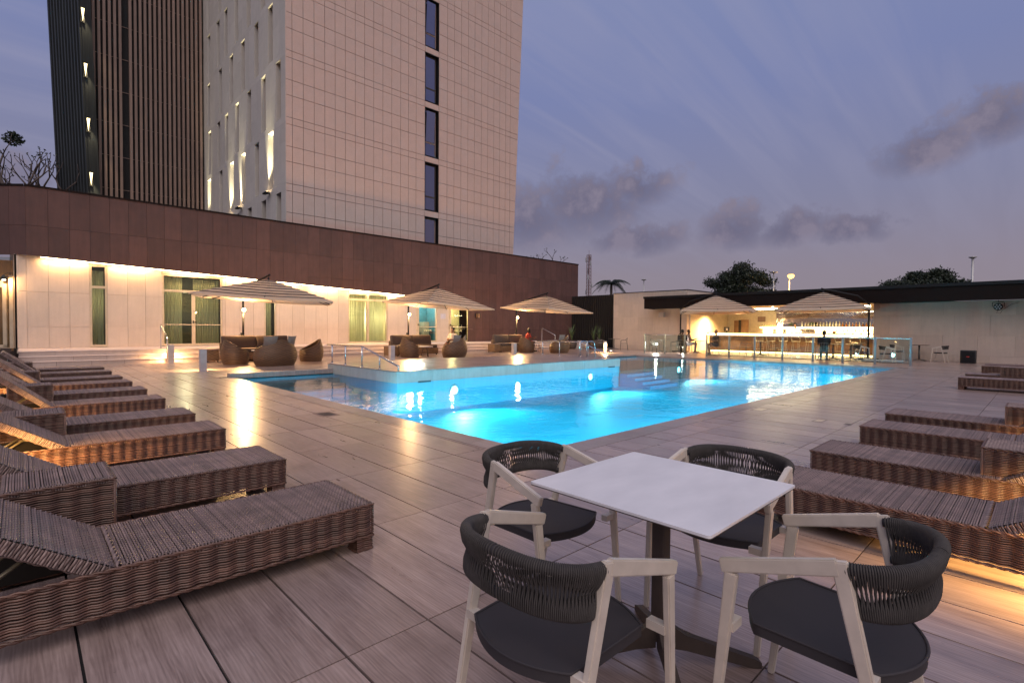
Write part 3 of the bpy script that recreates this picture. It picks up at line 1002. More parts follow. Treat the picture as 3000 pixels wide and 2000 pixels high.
# facade uplights on the flank
for nme, y, zf, en in (('nearest the corner', 39.1, 10.95, 5200), ('second from the corner', 45.6, 10.95, 5200), ('third from the corner', 48.5, 10.6, 4600), ('farthest from the corner', 55.4, 10.6, 5200), ('upper', 42.3, 19.9, 160), ('upper far', 51.5, 19.9, 130)):
    if 'upper' in nme:
        continue
    o = thing('facade_uplight', 'small bracket uplight on the tower flank, '+nme, 'uplight', (TXC-.22, y*TK, tz(zf)), group='facade uplights')
    MB().bbox(-.10, -.30, -.05, .10, .30, .05, .03).box(.08, -.05, -.03, .22, .05, .03).build('housing', m_dark, o)
    MB().box(-.07, -.26, .0505, .07, .26, .056).build('lens', e_warm, o)
    lamp('SPOT', 'uplight', (.08, 0, .10), en, (1.0, .90, .55), o, dir=(.06, 0, 1), spot_size=math.radians(30), spot_blend=1, shadow_soft_size=.05)
# finned facade at the back and the dark wing
FINY = FYE*TK
for i in range(23):
    x = 4.72*TK+i*(13.12-4.72)/23*TK
    if i == 6:
        continue
    fin = MB().box(x, FINY-.30, 3, x+.155, FINY, 34)
    T(fin, 'fin', m_brown2)
T(MB().box(3.0, FINY+.05, 3, TXC+.05, FINY+.1, 34), 'fin_backing', m_grout)
for i in range(10):
    zj = 6.4+i*2.3
    T(MB().box(3.7, FINY-.002, zj, TXC-.02, FINY+.02, zj+.05), 'band', m_brown2)
def lean(zz): return -.030*(zz-7)
wing = MB()
def wpt(a, zz, n=0):
    p0, p1 = Vector((3.62, FINY-1.0, 0)), Vector((2.15, FINY+2.4, 0))
    p = p0.lerp(p1, a)+Vector((-.918, -.397, 0))*n
    return (p.x+lean(zz), p.y, zz)
for z0, z1 in ((3, 34),):
    wing.hexa([wpt(0, z0), wpt(1, z0), wpt(1, z0, -2), wpt(0, z0, -.6), wpt(0, z1), wpt(1, z1), wpt(1, z1, -2), wpt(0, z1, -.6)])
T(wing, 'dark_wing', m_wing)
for i in range(11):
    a = .02+i*.092
    T(MB().hexa([wpt(a, 3, .10), wpt(a+.035, 3, .10), wpt(a+.035, 3, -.02), wpt(a, 3, -.02), wpt(a, 34, .10), wpt(a+.035, 34, .10), wpt(a+.035, 34, -.02), wpt(a, 34, -.02)]), 'wing_fin', m_wing)
for i in range(7):
    zl = tz(14.2)+i*3.58
    o = thing('facade_downlight', 'lit slot lamp on the edge of the dark wing, '+('lowest', 'second from below', 'third from below', 'topmost in view', 'above the frame', 'above the frame, next', 'above the frame, last')[i], 'facade lamp', wpt(-.03, zl, .02), group='wing edge lamps') if i < 4 else None
    if o is None: break
    MB().box(-.05, -.06, 0, .16, .06, .04).box(-.05, .05, -.9, .16, .06, .0).build('housing', m_dark, o)
    MB().prism([(-.02, -.03, 0), (.15, -.03, 0), (.06, -.03, -.85)], (0, .05, 0)).build('lens', emit('slot_lamp', (1, .78, .40), 3.2) if i == 0 else bpy.data.materials['slot_lamp'], o)
    lamp('SPOT', 'slot_light', (.10, -.15, -.2), 260, (1, .82, .5), o, dir=(.12, .10, -1), spot_size=math.radians(60), spot_blend=.9, shadow_soft_size=.05)

def lit_mat(*a):
    m = emit(*a)
    m.cycles.emission_sampling = 'AUTO'
    return m
# ---------------------------------------------------------------- bar pavilion
BX, BF = 30.70, 29.50
bar = thing('bar_pavilion', 'low stone bar pavilion with deep dark roof fascia and lit interior', 'building', (BX, 0, 0))
def B(mb, name, mat, parent=None):
    o = link(name, mb.mesh(name, mat), parent or bar)
    o.location = (-BX, 0, 0) if parent is None else (0, 0, 0)
    return o
def ywall(y0, y1, zs, ytop, off):
    """stone panels of a wall facing -X"""
    n = max(1, round((y1-y0)/1.2))
    for r, (z0, z1) in enumerate(zip(zs, zs[1:])):
        sh = .4 if r % 2 else 0
        ys = sorted(set([y0]+[y0+sh+1.2*i for i in range(0, n+1) if y0+.2 < y0+sh+1.2*i < y1-.2]+[y1]))
        for a, b in zip(ys, ys[1:]):
            B(MB().box(BX, a+.003, z0+.003, BX+.05, b-.003, z1-.003), 'stone_panel', m_white)
ywall(15.98, 21.6, (0, .30, 1.25, 2.2, 3.1, 3.9), 3.9, 0)
ywall(-9.0, 6.08, (0, .30, 1.20, 2.1, 2.72), 2.72, 0)
B(MB().box(BX+.05, 15.98, 0, BX+.3, 21.6, 3.9), 'wall_core', m_white)
B(MB().box(BX+.05, -9, 0, BX+.3, 6.08, 2.75), 'wall_core', m_white)
B(MB().box(BX+.06, 15.97, 3.0, 40, 16.03, 3.9), 'wall_return', m_white)
B(MB().box(BX-.02, 15.94, 3.9, 40, 21.65, 3.94), 'wall_cap', m_roof)
B(MB().box(BX+.3, 21.5, 0, 40, 21.6, 3.9), 'side_wall', m_white)
# roof: dark fascia band and cap
B(MB().box(BF, -9, 2.72, BF+.08, 18.36, 3.36), 'fascia', m_roof)
B(MB().box(BF-.05, -9.05, 3.362, BF+.12, 18.4, 3.50), 'roof_edge', m_dark)
B(MB().box(BF+.08, -9, 3.2, 40, 15.96, 3.36), 'roof_slab', m_roof)
B(MB().box(BF+.08, 15.98, 3.2, BX-.002, 18.36, 3.36), 'roof_slab', m_roof)
B(MB().box(BF+.08, 18.28, 2.72, BX-.002, 18.36, 3.2), 'fascia', m_roof)
m_soff = M('cream_plaster', (.66, .58, .42), .8)
B(MB().box(BF+.08, 6.08, 2.74, 36.5, 15.96, 2.80), 'ceiling', m_soff)
B(MB().box(BF+.08, 15.98, 2.74, BX-.004, 18.28, 2.80).box(BF+.08, -9, 2.76, BX-.004, 6.07, 2.80), 'soffit', m_roof)
B(MB().box(36.5, 5.9, 0, 36.6, 16.0, 2.8), 'back_wall', m_soff)
B(MB().box(BX+.3, 15.90, 0, 36.5, 15.96, 2.74), 'side_wall', m_soff)
B(MB().box(BX+.3, 5.98, 0, 36.5, 6.06, 2.74), 'side_wall', m_wood)
# doorway, niche and mirror on the back wall
B(MB().box(36.42, 15.1, 0, 36.49, 15.4, 2.05).box(36.40, 14.4, 0, 36.49, 14.9, 2.1), 'service_door', m_wood)
B(MB().box(36.44, 14.9, 0, 36.48, 15.1, 2.08), 'door_gap', m_black)
m_mirror = M('mirror', (.55, .52, .50), .06, 1.0, var=.02)
B(MB().box(36.40, 6.3, 1.62, 36.44, 12.6, 2.55), 'mirror', m_mirror)
B(MB().box(36.42, 13.3, 1.95, 36.46, 13.8, 2.3), 'niche', m_brown2)
# back bar with lit shelves
bb = MB().box(35.75, 6.35, 0, 36.3, 13.6, 1.12)
B(bb, 'back_counter', m_wood)
B(MB().box(35.8, 6.35, 1.55, 36.3, 13.4, 1.585), 'shelf', m_soff)
B(MB().box(35.8, 6.35, 1.33, 36.3, 9.9, 1.35), 'shelf', m_soff)
B(MB().box(36.32, 6.35, 1.13, 36.36, 13.4, 1.54), 'lit_panel', lit_mat('backlit_panel', (1.0, .70, .28), 7.0))
B(MB().box(35.78, 6.35, 1.535, 35.80, 13.4, 1.585), 'shelf_light', e_strip)
for y in (7.2, 9.2, 11.2, 13.2, 15.0):
    dl = link('ceiling_lamp', None, bar, (33.0-BX, y, 2.74))
    MB().lathe([(.10, -.03), (.12, 0)], 14).build('trim', m_alu, dl)
    MB().lathe([(.085, -.034), (.09, -.0301)], 14).build('lens', e_white, dl)
    lamp('SPOT', 'down_light', (33.0-BX, y, 2.66), 2400, WARM2, bar, dir=(0, 0, -1), spot_size=math.radians(140), spot_blend=.9, shadow_soft_size=.08)
for y in (6.9, 8.9, 10.9, 12.9, 14.9):
    dl = link('ceiling_lamp', None, bar, (30.9-BX, y, 2.74))
    MB().lathe([(.07, -.02), (.08, 0)], 12).build('trim', m_alu, dl)
    MB().lathe([(.055, -.024), (.06, -.0201)], 12).build('lens', e_white, dl)
    lamp('SPOT', 'down_light', (30.9-BX, y, 2.68), 260, WARM2, bar, dir=(.25, 0, -1), spot_size=math.radians(120), spot_blend=.9, shadow_soft_size=.06)
B(MB().box(32.6, 6.6, 2.66, 32.66, 10.2, 2.735), 'ceiling_strip', lit_mat('ceiling_tube', (1, .82, .48), 30.0) if 'ceiling_tube' not in bpy.data.materials else bpy.data.materials['ceiling_tube'])
B(MB().box(33.8, 9.2, 2.66, 33.86, 13.4, 2.735), 'ceiling_strip', lit_mat('ceiling_tube', (1, .82, .48), 30.0) if 'ceiling_tube' not in bpy.data.materials else bpy.data.materials['ceiling_tube'])
# counter
ctr = thing('bar_counter', 'long wooden bar counter with glowing edge under a dark top', 'bar counter', (32.0, 10.6, 0))
def C_(mb, name, mat):
    o = link(name, mb.mesh(name, mat), ctr)
    o.location = (-32.0, -10.6, 0)
for k in range(6):
    a, b = 6.12+(15.1-6.12)*k/6, 6.12+(15.1-6.12)*(k+1)/6
    C_(MB().box(32.0, a+.003, .12, 32.05, b-.003, 1.02), 'front_panel', m_wood)
C_(MB().box(32.05, 6.12, .0, 32.5, 15.1, 1.05), 'body', m_brown2)
C_(MB().box(32.01, 6.12, .03, 32.03, 15.1, .09), 'plinth_light', lit_mat('plinth_strip', (1, .70, .29), 9.0))
C_(MB().box(31.75, 6.12, 1.17, 32.6, 15.15, 1.22), 'counter_top', m_rust)
C_(MB().box(31.98, 6.12, 1.06, 32.0, 15.1, 1.165), 'edge_light', lit_mat('counter_edge', (1, .70, .29), 9.0))
# dark slatted fence between podium and pavilion
fen = thing('slatted_fence', 'tall black slatted screen fence between the two buildings', 'fence', (31.9, 24, 0))
for k in range(27):
    y = 21.7+k*.178
    link('slat', None, fen) if False else MB().box(-.04, y-24, 0, .04, y-24+.12, 3.95).build('slat', m_black, fen)
MB().box(.05, -2.4, 0, .09, 2.5, 3.9).build('backing', m_black, fen)

# ================================================================== FURNITURE
def weave(mb, O, U, V, N, lu, lv, pitch, half, r, amp, ph=1):
    """woven strands running along U, one row every `pitch` along V, going over and under every `half`"""
    O, U, V, N = Vector(O), Vector(U).normalized(), Vector(V).normalized(), Vector(N).normalized()
    nr = max(2, int(lv/pitch))
    ns = max(2, int(lu/half*2))
    for k in range(nr):
        vv = (k+.5)*lv/nr
        rr = r*random.uniform(.85, 1.12)
        jit = random.uniform(-.15, .15)*pitch
        Vs, Fs = [], []
        for i in range(ns+1):
            u = lu*i/ns
            h = amp*math.sin(PI*u/half+(k*ph)*PI+.5)
            c = O+U*u+V*(vv+jit)+N*h
            Vs += [c-V*rr, c+N*rr*.9-V*rr*.35, c+N*rr*.9+V*rr*.35, c+V*rr]
        for i in range(ns):
            a, b = i*4, i*4+4
            for q in range(3):
                Fs.append((a+q, b+q, b+q+1, a+q+1))
        mb.add(Vs, Fs, True)
    return mb
def braid(mb, p0, p1, N, r=.007, tw=.05):
    """two twisted strands laid along an edge"""
    p0, p1 = Vector(p0), Vector(p1)
    d = (p1-p0)
    L = d.length
    d.normalize()
    N = Vector(N).normalized()
    B_ = d.cross(N)
    n = max(4, int(L/tw*3))
    for ph in (0, PI):
        mb.tube([p0+d*(L*i/n)+(N*math.cos(2*PI*L*i/n/tw/2+ph)+B_*math.sin(2*PI*L*i/n/tw/2+ph))*r*.8 for i in range(n+1)], r, 4, False)
    return mb
X_, Y_, Z_ = Vector((1, 0, 0)), Vector((0, 1, 0)), Vector((0, 0, 1))
LW, LL, LH = .65, 2.0, .285
def lounger_meshes():
    M_ = {}
    side = MB()
    z0, hh = .085, .185
    for (O, U, N, L) in (((-LL, 0, z0), X_, -Y_, LL), ((-LL, LW, z0), X_, Y_, LL), ((0, 0, z0), Y_, X_, LW), ((-LL, 0, z0), Y_, -X_, LW)):
        weave(side, O, U, Z_, N, L, hh, .0118, .042, .0046, .0085, 0)
        o = Vector(O)
        braid(side, o+Z_*(hh+.006)+N*.002, o+U*L+Z_*(hh+.006)+N*.002, N, .006)
        braid(side, o+N*.002, o+U*L+N*.002, N, .006)
    M_['frame'] = side.mesh('frame', m_wick)
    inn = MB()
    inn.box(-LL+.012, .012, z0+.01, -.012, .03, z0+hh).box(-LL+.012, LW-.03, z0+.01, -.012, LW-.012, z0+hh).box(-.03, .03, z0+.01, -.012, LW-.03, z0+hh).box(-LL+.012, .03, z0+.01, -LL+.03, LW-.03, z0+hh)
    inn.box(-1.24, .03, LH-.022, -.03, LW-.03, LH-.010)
    M_['shade_liner'] = inn.mesh('shade_liner', m_wickin)
    leg = MB()
    for (O, U, N, L) in (((0, 0, 0), X_, -Y_, .10), ((0, .10, 0), X_, Y_, .10), ((.10, 0, 0), Y_, X_, .10), ((0, 0, 0), Y_, -X_, .10)):
        weave(leg, O, U, Z_, N, L, z0+.01, .0118, .034, .0046, .006, 0)
        braid(leg, Vector(O)+N*.002+Z_*.008, Vector(O)+N*.002+U*L+Z_*.008, N, .006)
    leg.box(.008, .008, 0.001, .092, .092, z0+.02)
    M_['leg'] = leg.mesh('leg', m_wick)
    seat = MB()
    weave(seat, (-1.24, .012, LH-.004), Y_, X_, Z_, LW-.024, 1.235, .0112, .019, .0044, .0050)
    for s in (0, 1):        # turned-down ends of the top strands
        y = .004 if s == 0 else LW-.004
        for k in range(82):
            x = -1.24+1.235*(k+.5)/82
            seat.tube([(x, y+(.012 if s == 0 else -.012), LH-.002), (x, y, LH-.010), (x, y, LH-.028)], .0048, 4, False)
    for k in range(49):     # open rail beside the backrest
        x = -LL+.01+.74*(k+.5)/49
        for y in (.004, LW-.004):
            seat.tube([(x, y, z0+hh), (x, y, LH-.005)], .0046, 4, True)
    for k in range(43):
        y = .012+(LW-.024)*(k+.5)/43
        seat.tube([(-.012, y, LH-.002), (-.003, y, LH-.010), (-.001, y, LH-.028)], .0048, 4, False)
    braid(seat, (-1.245, .01, LH-.006), (-1.245, LW-.01, LH-.006), Z_, .008)
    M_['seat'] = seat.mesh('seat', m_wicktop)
    back = MB()                                   # local: hinge at x=0, runs to -x
    BL = .76
    weave(back, (-BL, .015, .0), Y_, X_, Z_, LW-.03, BL, .0112, .019, .0044, .0050)
    for (O, N) in (((-BL, .012, -.055), -Y_), ((-BL, LW-.012, -.055), Y_)):
        weave(back, O, Z_, X_, N, .055, BL, .0112, .0275, .0052, .004)
    weave(back, (-.0, .012, -.055), Y_, Z_, X_, LW-.024, .055, .0105, .03, .0052, .004)
    weave(back, (-BL, .012, -.055), Y_, Z_, -X_, LW-.024, .055, .0105, .03, .0052, .004)
    weave(back, (-BL, .012, -.057), X_, Y_, -Z_, BL, LW-.024, .014, .03, .0058, .004)
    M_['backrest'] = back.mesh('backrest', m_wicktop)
    M_['backcore'] = MB().box(-BL+.01, .022, -.050, -.01, LW-.022, -.004).mesh('backrest_shade_core', m_wickin)
    strut = MB()
    for y in (.20, .45):
        strut.tube([(-.42, y, -.06), (-.42-.0, y, -.07)], .012, 8)
    M_['strut'] = None
    return M_
LM = lounger_meshes()
m_brass = M('brass_tube', (.42, .36, .24), .35, .8)
def lounger(label, loc, rz, group, tilt=34, flip=False):
    o = thing('sun_lounger', label, 'sun lounger', loc, rz, group)
    link('frame', LM['frame'], o)
    link('shade_liner', LM['shade_liner'], o)
    for x, y in ((-.105, .004), (-.105, LW-.104), (-LL+.005, .004), (-LL+.005, LW-.104)):
        link('leg', LM['leg'], o, (x, y, 0))
    link('seat', LM['seat'], o)
    b = link('backrest', LM['backrest'], o, (-1.262, 0, LH-.008))
    b.rotation_euler[1] = math.radians(tilt)
    link('backrest_shade_core', LM['backcore'], b)
    t = math.radians(tilt)
    hx, hz = -1.262-.30*math.cos(t), LH+.30*math.sin(t)-.075
    key = 'strut%d' % tilt
    if key not in LM:
        s_ = MB()
        for y in (.20, .45):
            s_.tube([(hx, y, hz), (hx-.36, y, .12)], .0095, 8)
        s_.tube([(hx, .16, hz), (hx, .49, hz)], .011, 8).tube([(hx-.36, .16, .12), (hx-.36, .49, .12)], .011, 8)
        s_.lathe([(.035, -.02), (.04, 0), (.035, .02)], 10, (hx, .12, hz))
        LM[key] = s_.mesh('support_strut', m_brass)
    link('support_strut', LM[key], o)
    return o
GL = 'wicker loungers in the left row'
lab = ['wicker sun lounger nearest the camera on the left', 'second wicker sun lounger from the camera in the left row', 'third wicker sun lounger in the left row, its side lit orange',
       'fourth wicker sun lounger from the camera in the left row', 'fifth wicker sun lounger from the camera in the left row', 'sixth wicker sun lounger from the camera in the left row',
       'seventh wicker sun lounger from the camera in the left row', 'eighth wicker sun lounger from the camera in the left row', 'ninth wicker sun lounger from the camera in the left row', 'farthest wicker sun lounger of the left row by the steps']
for k, (y, tl) in enumerate(((2.855, 33), (4.30, 33), (6.01, 33), (7.31, 33), (9.12, 42), (10.65, 36), (12.27, 40), (13.58, 36), (15.38, 42), (16.88, 38))):
    lounger(lab[k], (1.555, y, 0), 0, GL, tl)
GR = 'wicker loungers in the right row'
lab = ['wicker sun lounger nearest the white dining table on the right', 'second wicker sun lounger from the dining table in the right row', 'third wicker sun lounger from the dining table in the right row',
       'fourth wicker sun lounger from the dining table in the right row', 'fifth lounger of the right row, past the open gap', 'sixth lounger of the right row, behind the far wicker cube',
       'seventh lounger of the right row, near the loudspeaker', 'farthest lounger of the right row by the pale wall']
for k, (x, tl) in enumerate(((4.47, 30), (5.80, 30), (7.56, 30), (8.87, 30), (16.7, 0), (18.2, 0), (22.8, 0), (24.0, 0))):
    lounger(lab[k], (x, 1.47, 0), PI/2, GR, tl)
# wicker cube side tables
def cube_meshes():
    s = .47
    h = .50
    a = MB()
    for (O, U, N) in (((0, 0, .01), X_, -Y_), ((0, s, .01), X_, Y_), ((s, 0, .01), Y_, X_), ((0, 0, .01), Y_, -X_)):
        weave(a, O, U, Z_, N, s, h-.03, .0118, .044, .0046, .0085, 0)
        for zz in (h-.022, .012):
            braid(a, Vector(O)+Z_*zz+N*.002, Vector(O)+U*s+Z_*zz+N*.002, N, .006)
    for x, y in ((0, 0), (s, 0), (0, s), (s, s)):
        a.tube([(x, y, .0), (x, y, h-.015)], .009, 6)
    b = MB()
    weave(b, (.012, .012, h-.006), Y_, X_, Z_, s-.024, s-.024, .0112, .019, .0044, .0050)
    for k in range(40):
        x = .008+(s-.016)*(k+.5)/40
        for p in (((x, .014, h-.003), (x, .002, h-.012), (x, 0, h-.03)), ((x, s-.014, h-.003), (x, s-.002, h-.012), (x, s, h-.03)), ((.014, x, h-.003), (.002, x, h-.012), (0, x, h-.03)), ((s-.014, x, h-.003), (s-.002, x, h-.012), (s, x, h-.03))):
            b.tube(p, .005, 4, False)
    c = MB().box(.014, .014, .005, s-.014, s-.014, h-.018)  # dark block added behind the weave so its gaps look shaded
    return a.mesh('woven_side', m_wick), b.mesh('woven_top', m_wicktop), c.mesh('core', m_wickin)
CM = cube_meshes()
def cube(label, loc, group):
    o = thing('wicker_side_table', label, 'side table', loc, 0, group)
    link('woven_side', CM[0], o); link('woven_top', CM[1], o); link('core', CM[2], o)
GC = 'square wicker side tables'
cube('square wicker side table between the two nearest left loungers', (-.09, 3.68, 0), GC)
cube('square wicker side table between third and fourth left loungers', (-.16, 6.73, 0), GC)
cube('square wicker side table between fifth and sixth left loungers', (-.14, 10.02, 0), GC)
cube('square wicker side table between seventh and eighth left loungers', (-.22, 13.02, 0), GC)
cube('square wicker side table between the two farthest left loungers', (-.28, 16.25, 0), GC)
cube('square wicker side table between first and second right loungers', (5.24, -.14, 0), GC)
cube('square wicker side table between third and fourth right loungers', (8.30, -.14, 0), GC)
cube('square wicker side table between fifth and sixth right loungers', (17.55, .34, 0), GC)

# ---------------------------------------------------------------- dining chairs (local: faces +x, centre of seat near origin)
def chair_meshes():
    R = {}
    def pbar(p0, p1, w0, w1, th, up=Z_):
        """flat bar from p0 to p1, width across in the xz plane, thickness along y"""
        p0, p1 = Vector(p0), Vector(p1)
        d = (p1-p0).normalized()
        n = d.cross(Y_).normalized()
        y = n.cross(d).normalized()*th/2
        return [p0-n*w0/2-y, p0+n*w0/2-y, p0+n*w0/2+y, p0-n*w0/2+y, p1-n*w1/2-y, p1+n*w1/2-y, p1+n*w1/2+y, p1-n*w1/2+y]
    def bev(hexs):
        bm = bmesh.new()
        for h in hexs:
            vs_ = [bm.verts.new(p) for p in h]
            for f in ((3, 2, 1, 0), (4, 5, 6, 7), (0, 1, 5, 4), (1, 2, 6, 5), (2, 3, 7, 6), (3, 0, 4, 7)):
                bm.faces.new([vs_[i] for i in f])
        bmesh.ops.recalc_face_normals(bm, faces=bm.faces)
        bmesh.ops.bevel(bm, geom=list(bm.edges), offset=.004, segments=2, affect='EDGES')
        bm.verts.index_update()
        mb = MB()
        mb.add([v.co for v in bm.verts], [[v.index for v in f.verts] for f in bm.faces], False)
        bm.free()
        return mb
    for s, nm in ((1, 'l'), (-1, 'r')):
        tip, st = Vector((.245, s*.280, .615)), Vector((-.075, s*.258, .708))
        R['arm'+nm] = bev([pbar(tip, st, .043, .047, .025)]).mesh('armrest', m_alu)
        R['fl'+nm] = bev([pbar(tip+Vector((-.035, 0, -.012)), (.275, s*.262, 0), .040, .023, .024)]).mesh('front_leg', m_alu)
        R['rl'+nm] = bev([pbar(st+Vector((.0, 0, .018)), (-.235, s*.235, 0), .043, .025, .024)]).mesh('rear_leg', m_alu)
        R['bf'+nm] = MB().obox((.222, s*.238, .420), (.016, 0, 0), (0, .032, 0), (0, 0, .014)).mesh('seat_bracket', m_alu)
        R['bb'+nm] = MB().obox((-.150, s*.224, .408), (.016, 0, 0), (0, .024, 0), (0, 0, .014)).mesh('seat_bracket', m_alu)
    # sling seat: front and rear edges curved
    def top(u, v, dz=0, g=0):
        y = (u-.5)*2
        xf = .165+.075*(1-y*y)+g
        xr = -.165-.075*(1-y*y)-g
        x = xr+(xf-xr)*v
        hw = (.215-.012*(1-v))+g
        return Vector((x, y*hw, .432-.014*math.sin(PI*v)*(1-y*y)-(.010*(1-v))+dz))
    n = 14
    mb = MB()
    mb.grid(lambda u, v: top(u, v), n, n)
    mb.grid(lambda u, v: top(1-u, v, -.03, .0), n, n)
    rim = [top(i/n, 0) for i in range(n+1)]+[top(1, j/n) for j in range(1, n+1)]+[top(1-i/n, 1) for i in range(1, n+1)]+[top(0, 1-j/n) for j in range(1, n)]
    m_ = len(rim)
    mb.add(rim+[p-Vector((0, 0, .034)) for p in rim], [(i, (i+1) % m_, (i+1) % m_+m_, i+m_) for i in range(m_)], True)
    R['seat'] = mb.mesh('seat', m_sling)
    hem = MB()
    hem.tube([p+Vector((0, 0, .001)) for p in rim], .005, 4, False, True)
    R['hem'] = hem.mesh('hem', m_sling)
    # rope back: loops wound over an upper and a lower rail
    def arc(t, low):
        a = PI*t
        e = .82
        cx = math.copysign(abs(math.cos(a))**e, math.cos(a))
        sn = math.sin(a)**e
        if low:
            return Vector((-.108-.140*sn, .238*cx, .588+.012*sn))
        return Vector((-.082-.180*sn, .250*cx, .705+.022*sn))
    N_ = 104
    rope = MB()
    for k in range(N_):
        t = .004+.992*(k+.5)/N_
        T_, L_ = arc(t, 0), arc(t, 1)
        tan = (arc(min(1, t+.01), 0)-arc(max(0, t-.01), 0)).normalized()
        axis = (T_-L_).normalized()
        nrm = axis.cross(tan).normalized()
        sh = tan*.0022*(1 if k % 2 else -1)
        pts = []
        R1, R2 = .018, .015
        for q in range(7):
            an = -PI/2+PI*q/6
            pts.append(T_+nrm*math.sin(an)*R1+axis*math.cos(an)*R1)
        pts += [T_+nrm*R1*.8-axis*.030, L_.lerp(T_, .5)+sh*1.3+tan*random.uniform(-.0012, .0012), L_+nrm*R2*.85+axis*.026]
        for q in range(7):
            an = PI/2+PI*q/6
            pts.append(L_+nrm*math.sin(an)*R2+axis*math.cos(an)*R2)
        pts += [L_-nrm*R2*.85+axis*.026, L_.lerp(T_, .5)+sh*1.3+tan*random.uniform(-.0012, .0012), T_-nrm*R1*.8-axis*.030]
        rope.tube(pts, .0027, 4, False, True)
    R['rope'] = rope.mesh('rope_back', m_rope)
    rl = MB()
    rl.tube([arc(i/30, 0) for i in range(31)], .0165, 8)
    rl.tube([arc(i/30, 1) for i in range(31)], .0135, 8)
    R['rail'] = rl.mesh('back_rail', m_sling)
    return R
CH = chair_meshes()
def chair(label, loc, rz, group):
    o = thing('dining_chair', label, 'chair', loc, rz, group)
    for k, nm in (('arml', 'armrest'), ('armr', 'armrest'), ('fll', 'front_leg'), ('flr', 'front_leg'), ('rll', 'rear_leg'), ('rlr', 'rear_leg'), ('bfl', 'seat_bracket'), ('bfr', 'seat_bracket'), ('bbl', 'seat_bracket'), ('bbr', 'seat_bracket'), ('seat', 'seat')):
        q = link(nm, CH[k], o)
        if k == 'seat':
            link('hem', CH['hem'], q)
    q = link('rope_back', CH['rope'], o)
    link('back_rail', CH['rail'], q)
    return o
GD = 'rope back chairs at the white table'
TCX, TCY, TZ, TS = 1.870, 1.070, .740, .757
chair('rope back chair at front left with its back to the camera', (1.235, 1.08, 0), 0, GD)
chair('rope back chair at front right of the white table', (1.885, .462, 0), PI/2, GD)
chair('rope back chair behind the table on the pool side, left', (1.885, 1.735, 0), -PI/2, GD)
chair('rope back chair behind the table beside the right loungers', (2.485, 1.078, 0), PI, GD)
# ---------------------------------------------------------------- white table
tb = thing('dining_table', 'square table with thin white top and brown pedestal in front', 'table', (TCX, TCY, 0))
h = TS/2
top_ = MB()
pts = []
for sx_, sy_ in ((1, 1), (-1, 1), (-1, -1), (1, -1)):
    for q in range(4):
        an = math.atan2(sy_, sx_)-PI/4+PI/2*q/3
        pts.append((sx_*(h-.012)+.012*math.cos(an), sy_*(h-.012)+.012*math.sin(an), TZ-.009))
top_.prism(pts, (0, 0, .009))
t_o = top_.build('table_top', m_table, tb)
MB().prism([(p[0]*.9985, p[1]*.9985, TZ-.013) for p in pts], (0, 0, .0038)).build('top_edge', m_rust, t_o)
MB().bbox(-.028, -.028, .10, .028, .028, TZ-.03, .008).build('column', m_rust, tb)
MB().bbox(-.16, -.16, TZ-.030, .16, .16, TZ-.0135, .006).build('top_plate', m_rust, tb)
for a in (0, 90, 180, 270):
    q = math.radians(a-45.5)
    d = Vector((math.cos(q), math.sin(q), 0)); e = Vector((-d.y, d.x, 0))*.017
    prof = [(.02, .20), (.045, .165), (.10, .128), (.38, .036), (.405, .022), (.405, .0), (.37, .0), (.10, .065), (.02, .075)]
    MB().prism([d*x-e+Z_*zv for x, zv in prof], e*2).build('foot', m_rust, tb)

# ---------------------------------------------------------------- lounge sets on the terrace
def tub_meshes():
    R = {}
    H0 = .78
    def rim(th):       # th=0 is the front (+x)
        c = .5-.5*math.cos(th)
        return .40+(.82-.40)*c**1.25
    def fn(u, v, inner=False):
        th = 2*PI*u
        zr = rim(th)
        z_ = zr*v
        rad = .36+.13*math.sin(PI*min(1, .18+.62*z_/.6))-.06
        back = (1-math.cos(th))*.5
        rad += .05*back*(1-v)*0
        lean_ = -.10*(z_/.8)
        if inner:
            rad -= .05
        return (rad*math.cos(th)*1.0+lean_*.6, rad*math.sin(th)*1.06, z_ if not inner else max(.10, z_-.0))
    mb = MB()
    mb.grid(lambda u, v: fn(u, v), 40, 12)
    mb.grid(lambda u, v: fn(1-u, v, True), 40, 12)
    R['shell'] = mb.mesh('shell', m_weave)
    rr = MB()
    rr.tube([Vector(fn(i/40, 1)).lerp(Vector(fn(i/40, 1, True)), .5)+Vector((0, 0, .005)) for i in range(40)], .032, 8, False, True)
    R['rim'] = rr.mesh('rim', m_weave)
    R['cushion'] = MB().lathe([(.05, .22), (.34, .23), (.37, .28), (.36, .36), (.30, .40), (.05, .405)], 24).mesh('seat_cushion', m_cush)
    R['foot'] = MB().lathe([(.34, .0), (.35, .04), (.34, .06)], 24).mesh('base_ring', m_rust)
    p = MB()
    def pf(u, v):
        a, b = u*2-1, v*2-1
        t = .065*(1-abs(a)**2.5)*(1-abs(b)**2.5)
        k = 1+.10*(abs(a)**4*abs(b)**4)
        return (t, a*.22*k, b*.20*k)
    p.grid(pf, 12, 12)
    p.grid(lambda u, v: (lambda q: (-q[0], q[1], q[2]))(pf(1-u, v)), 12, 12)
    R['pillow'] = p.mesh('pillow', m_pillow)
    return R
TUB = tub_meshes()
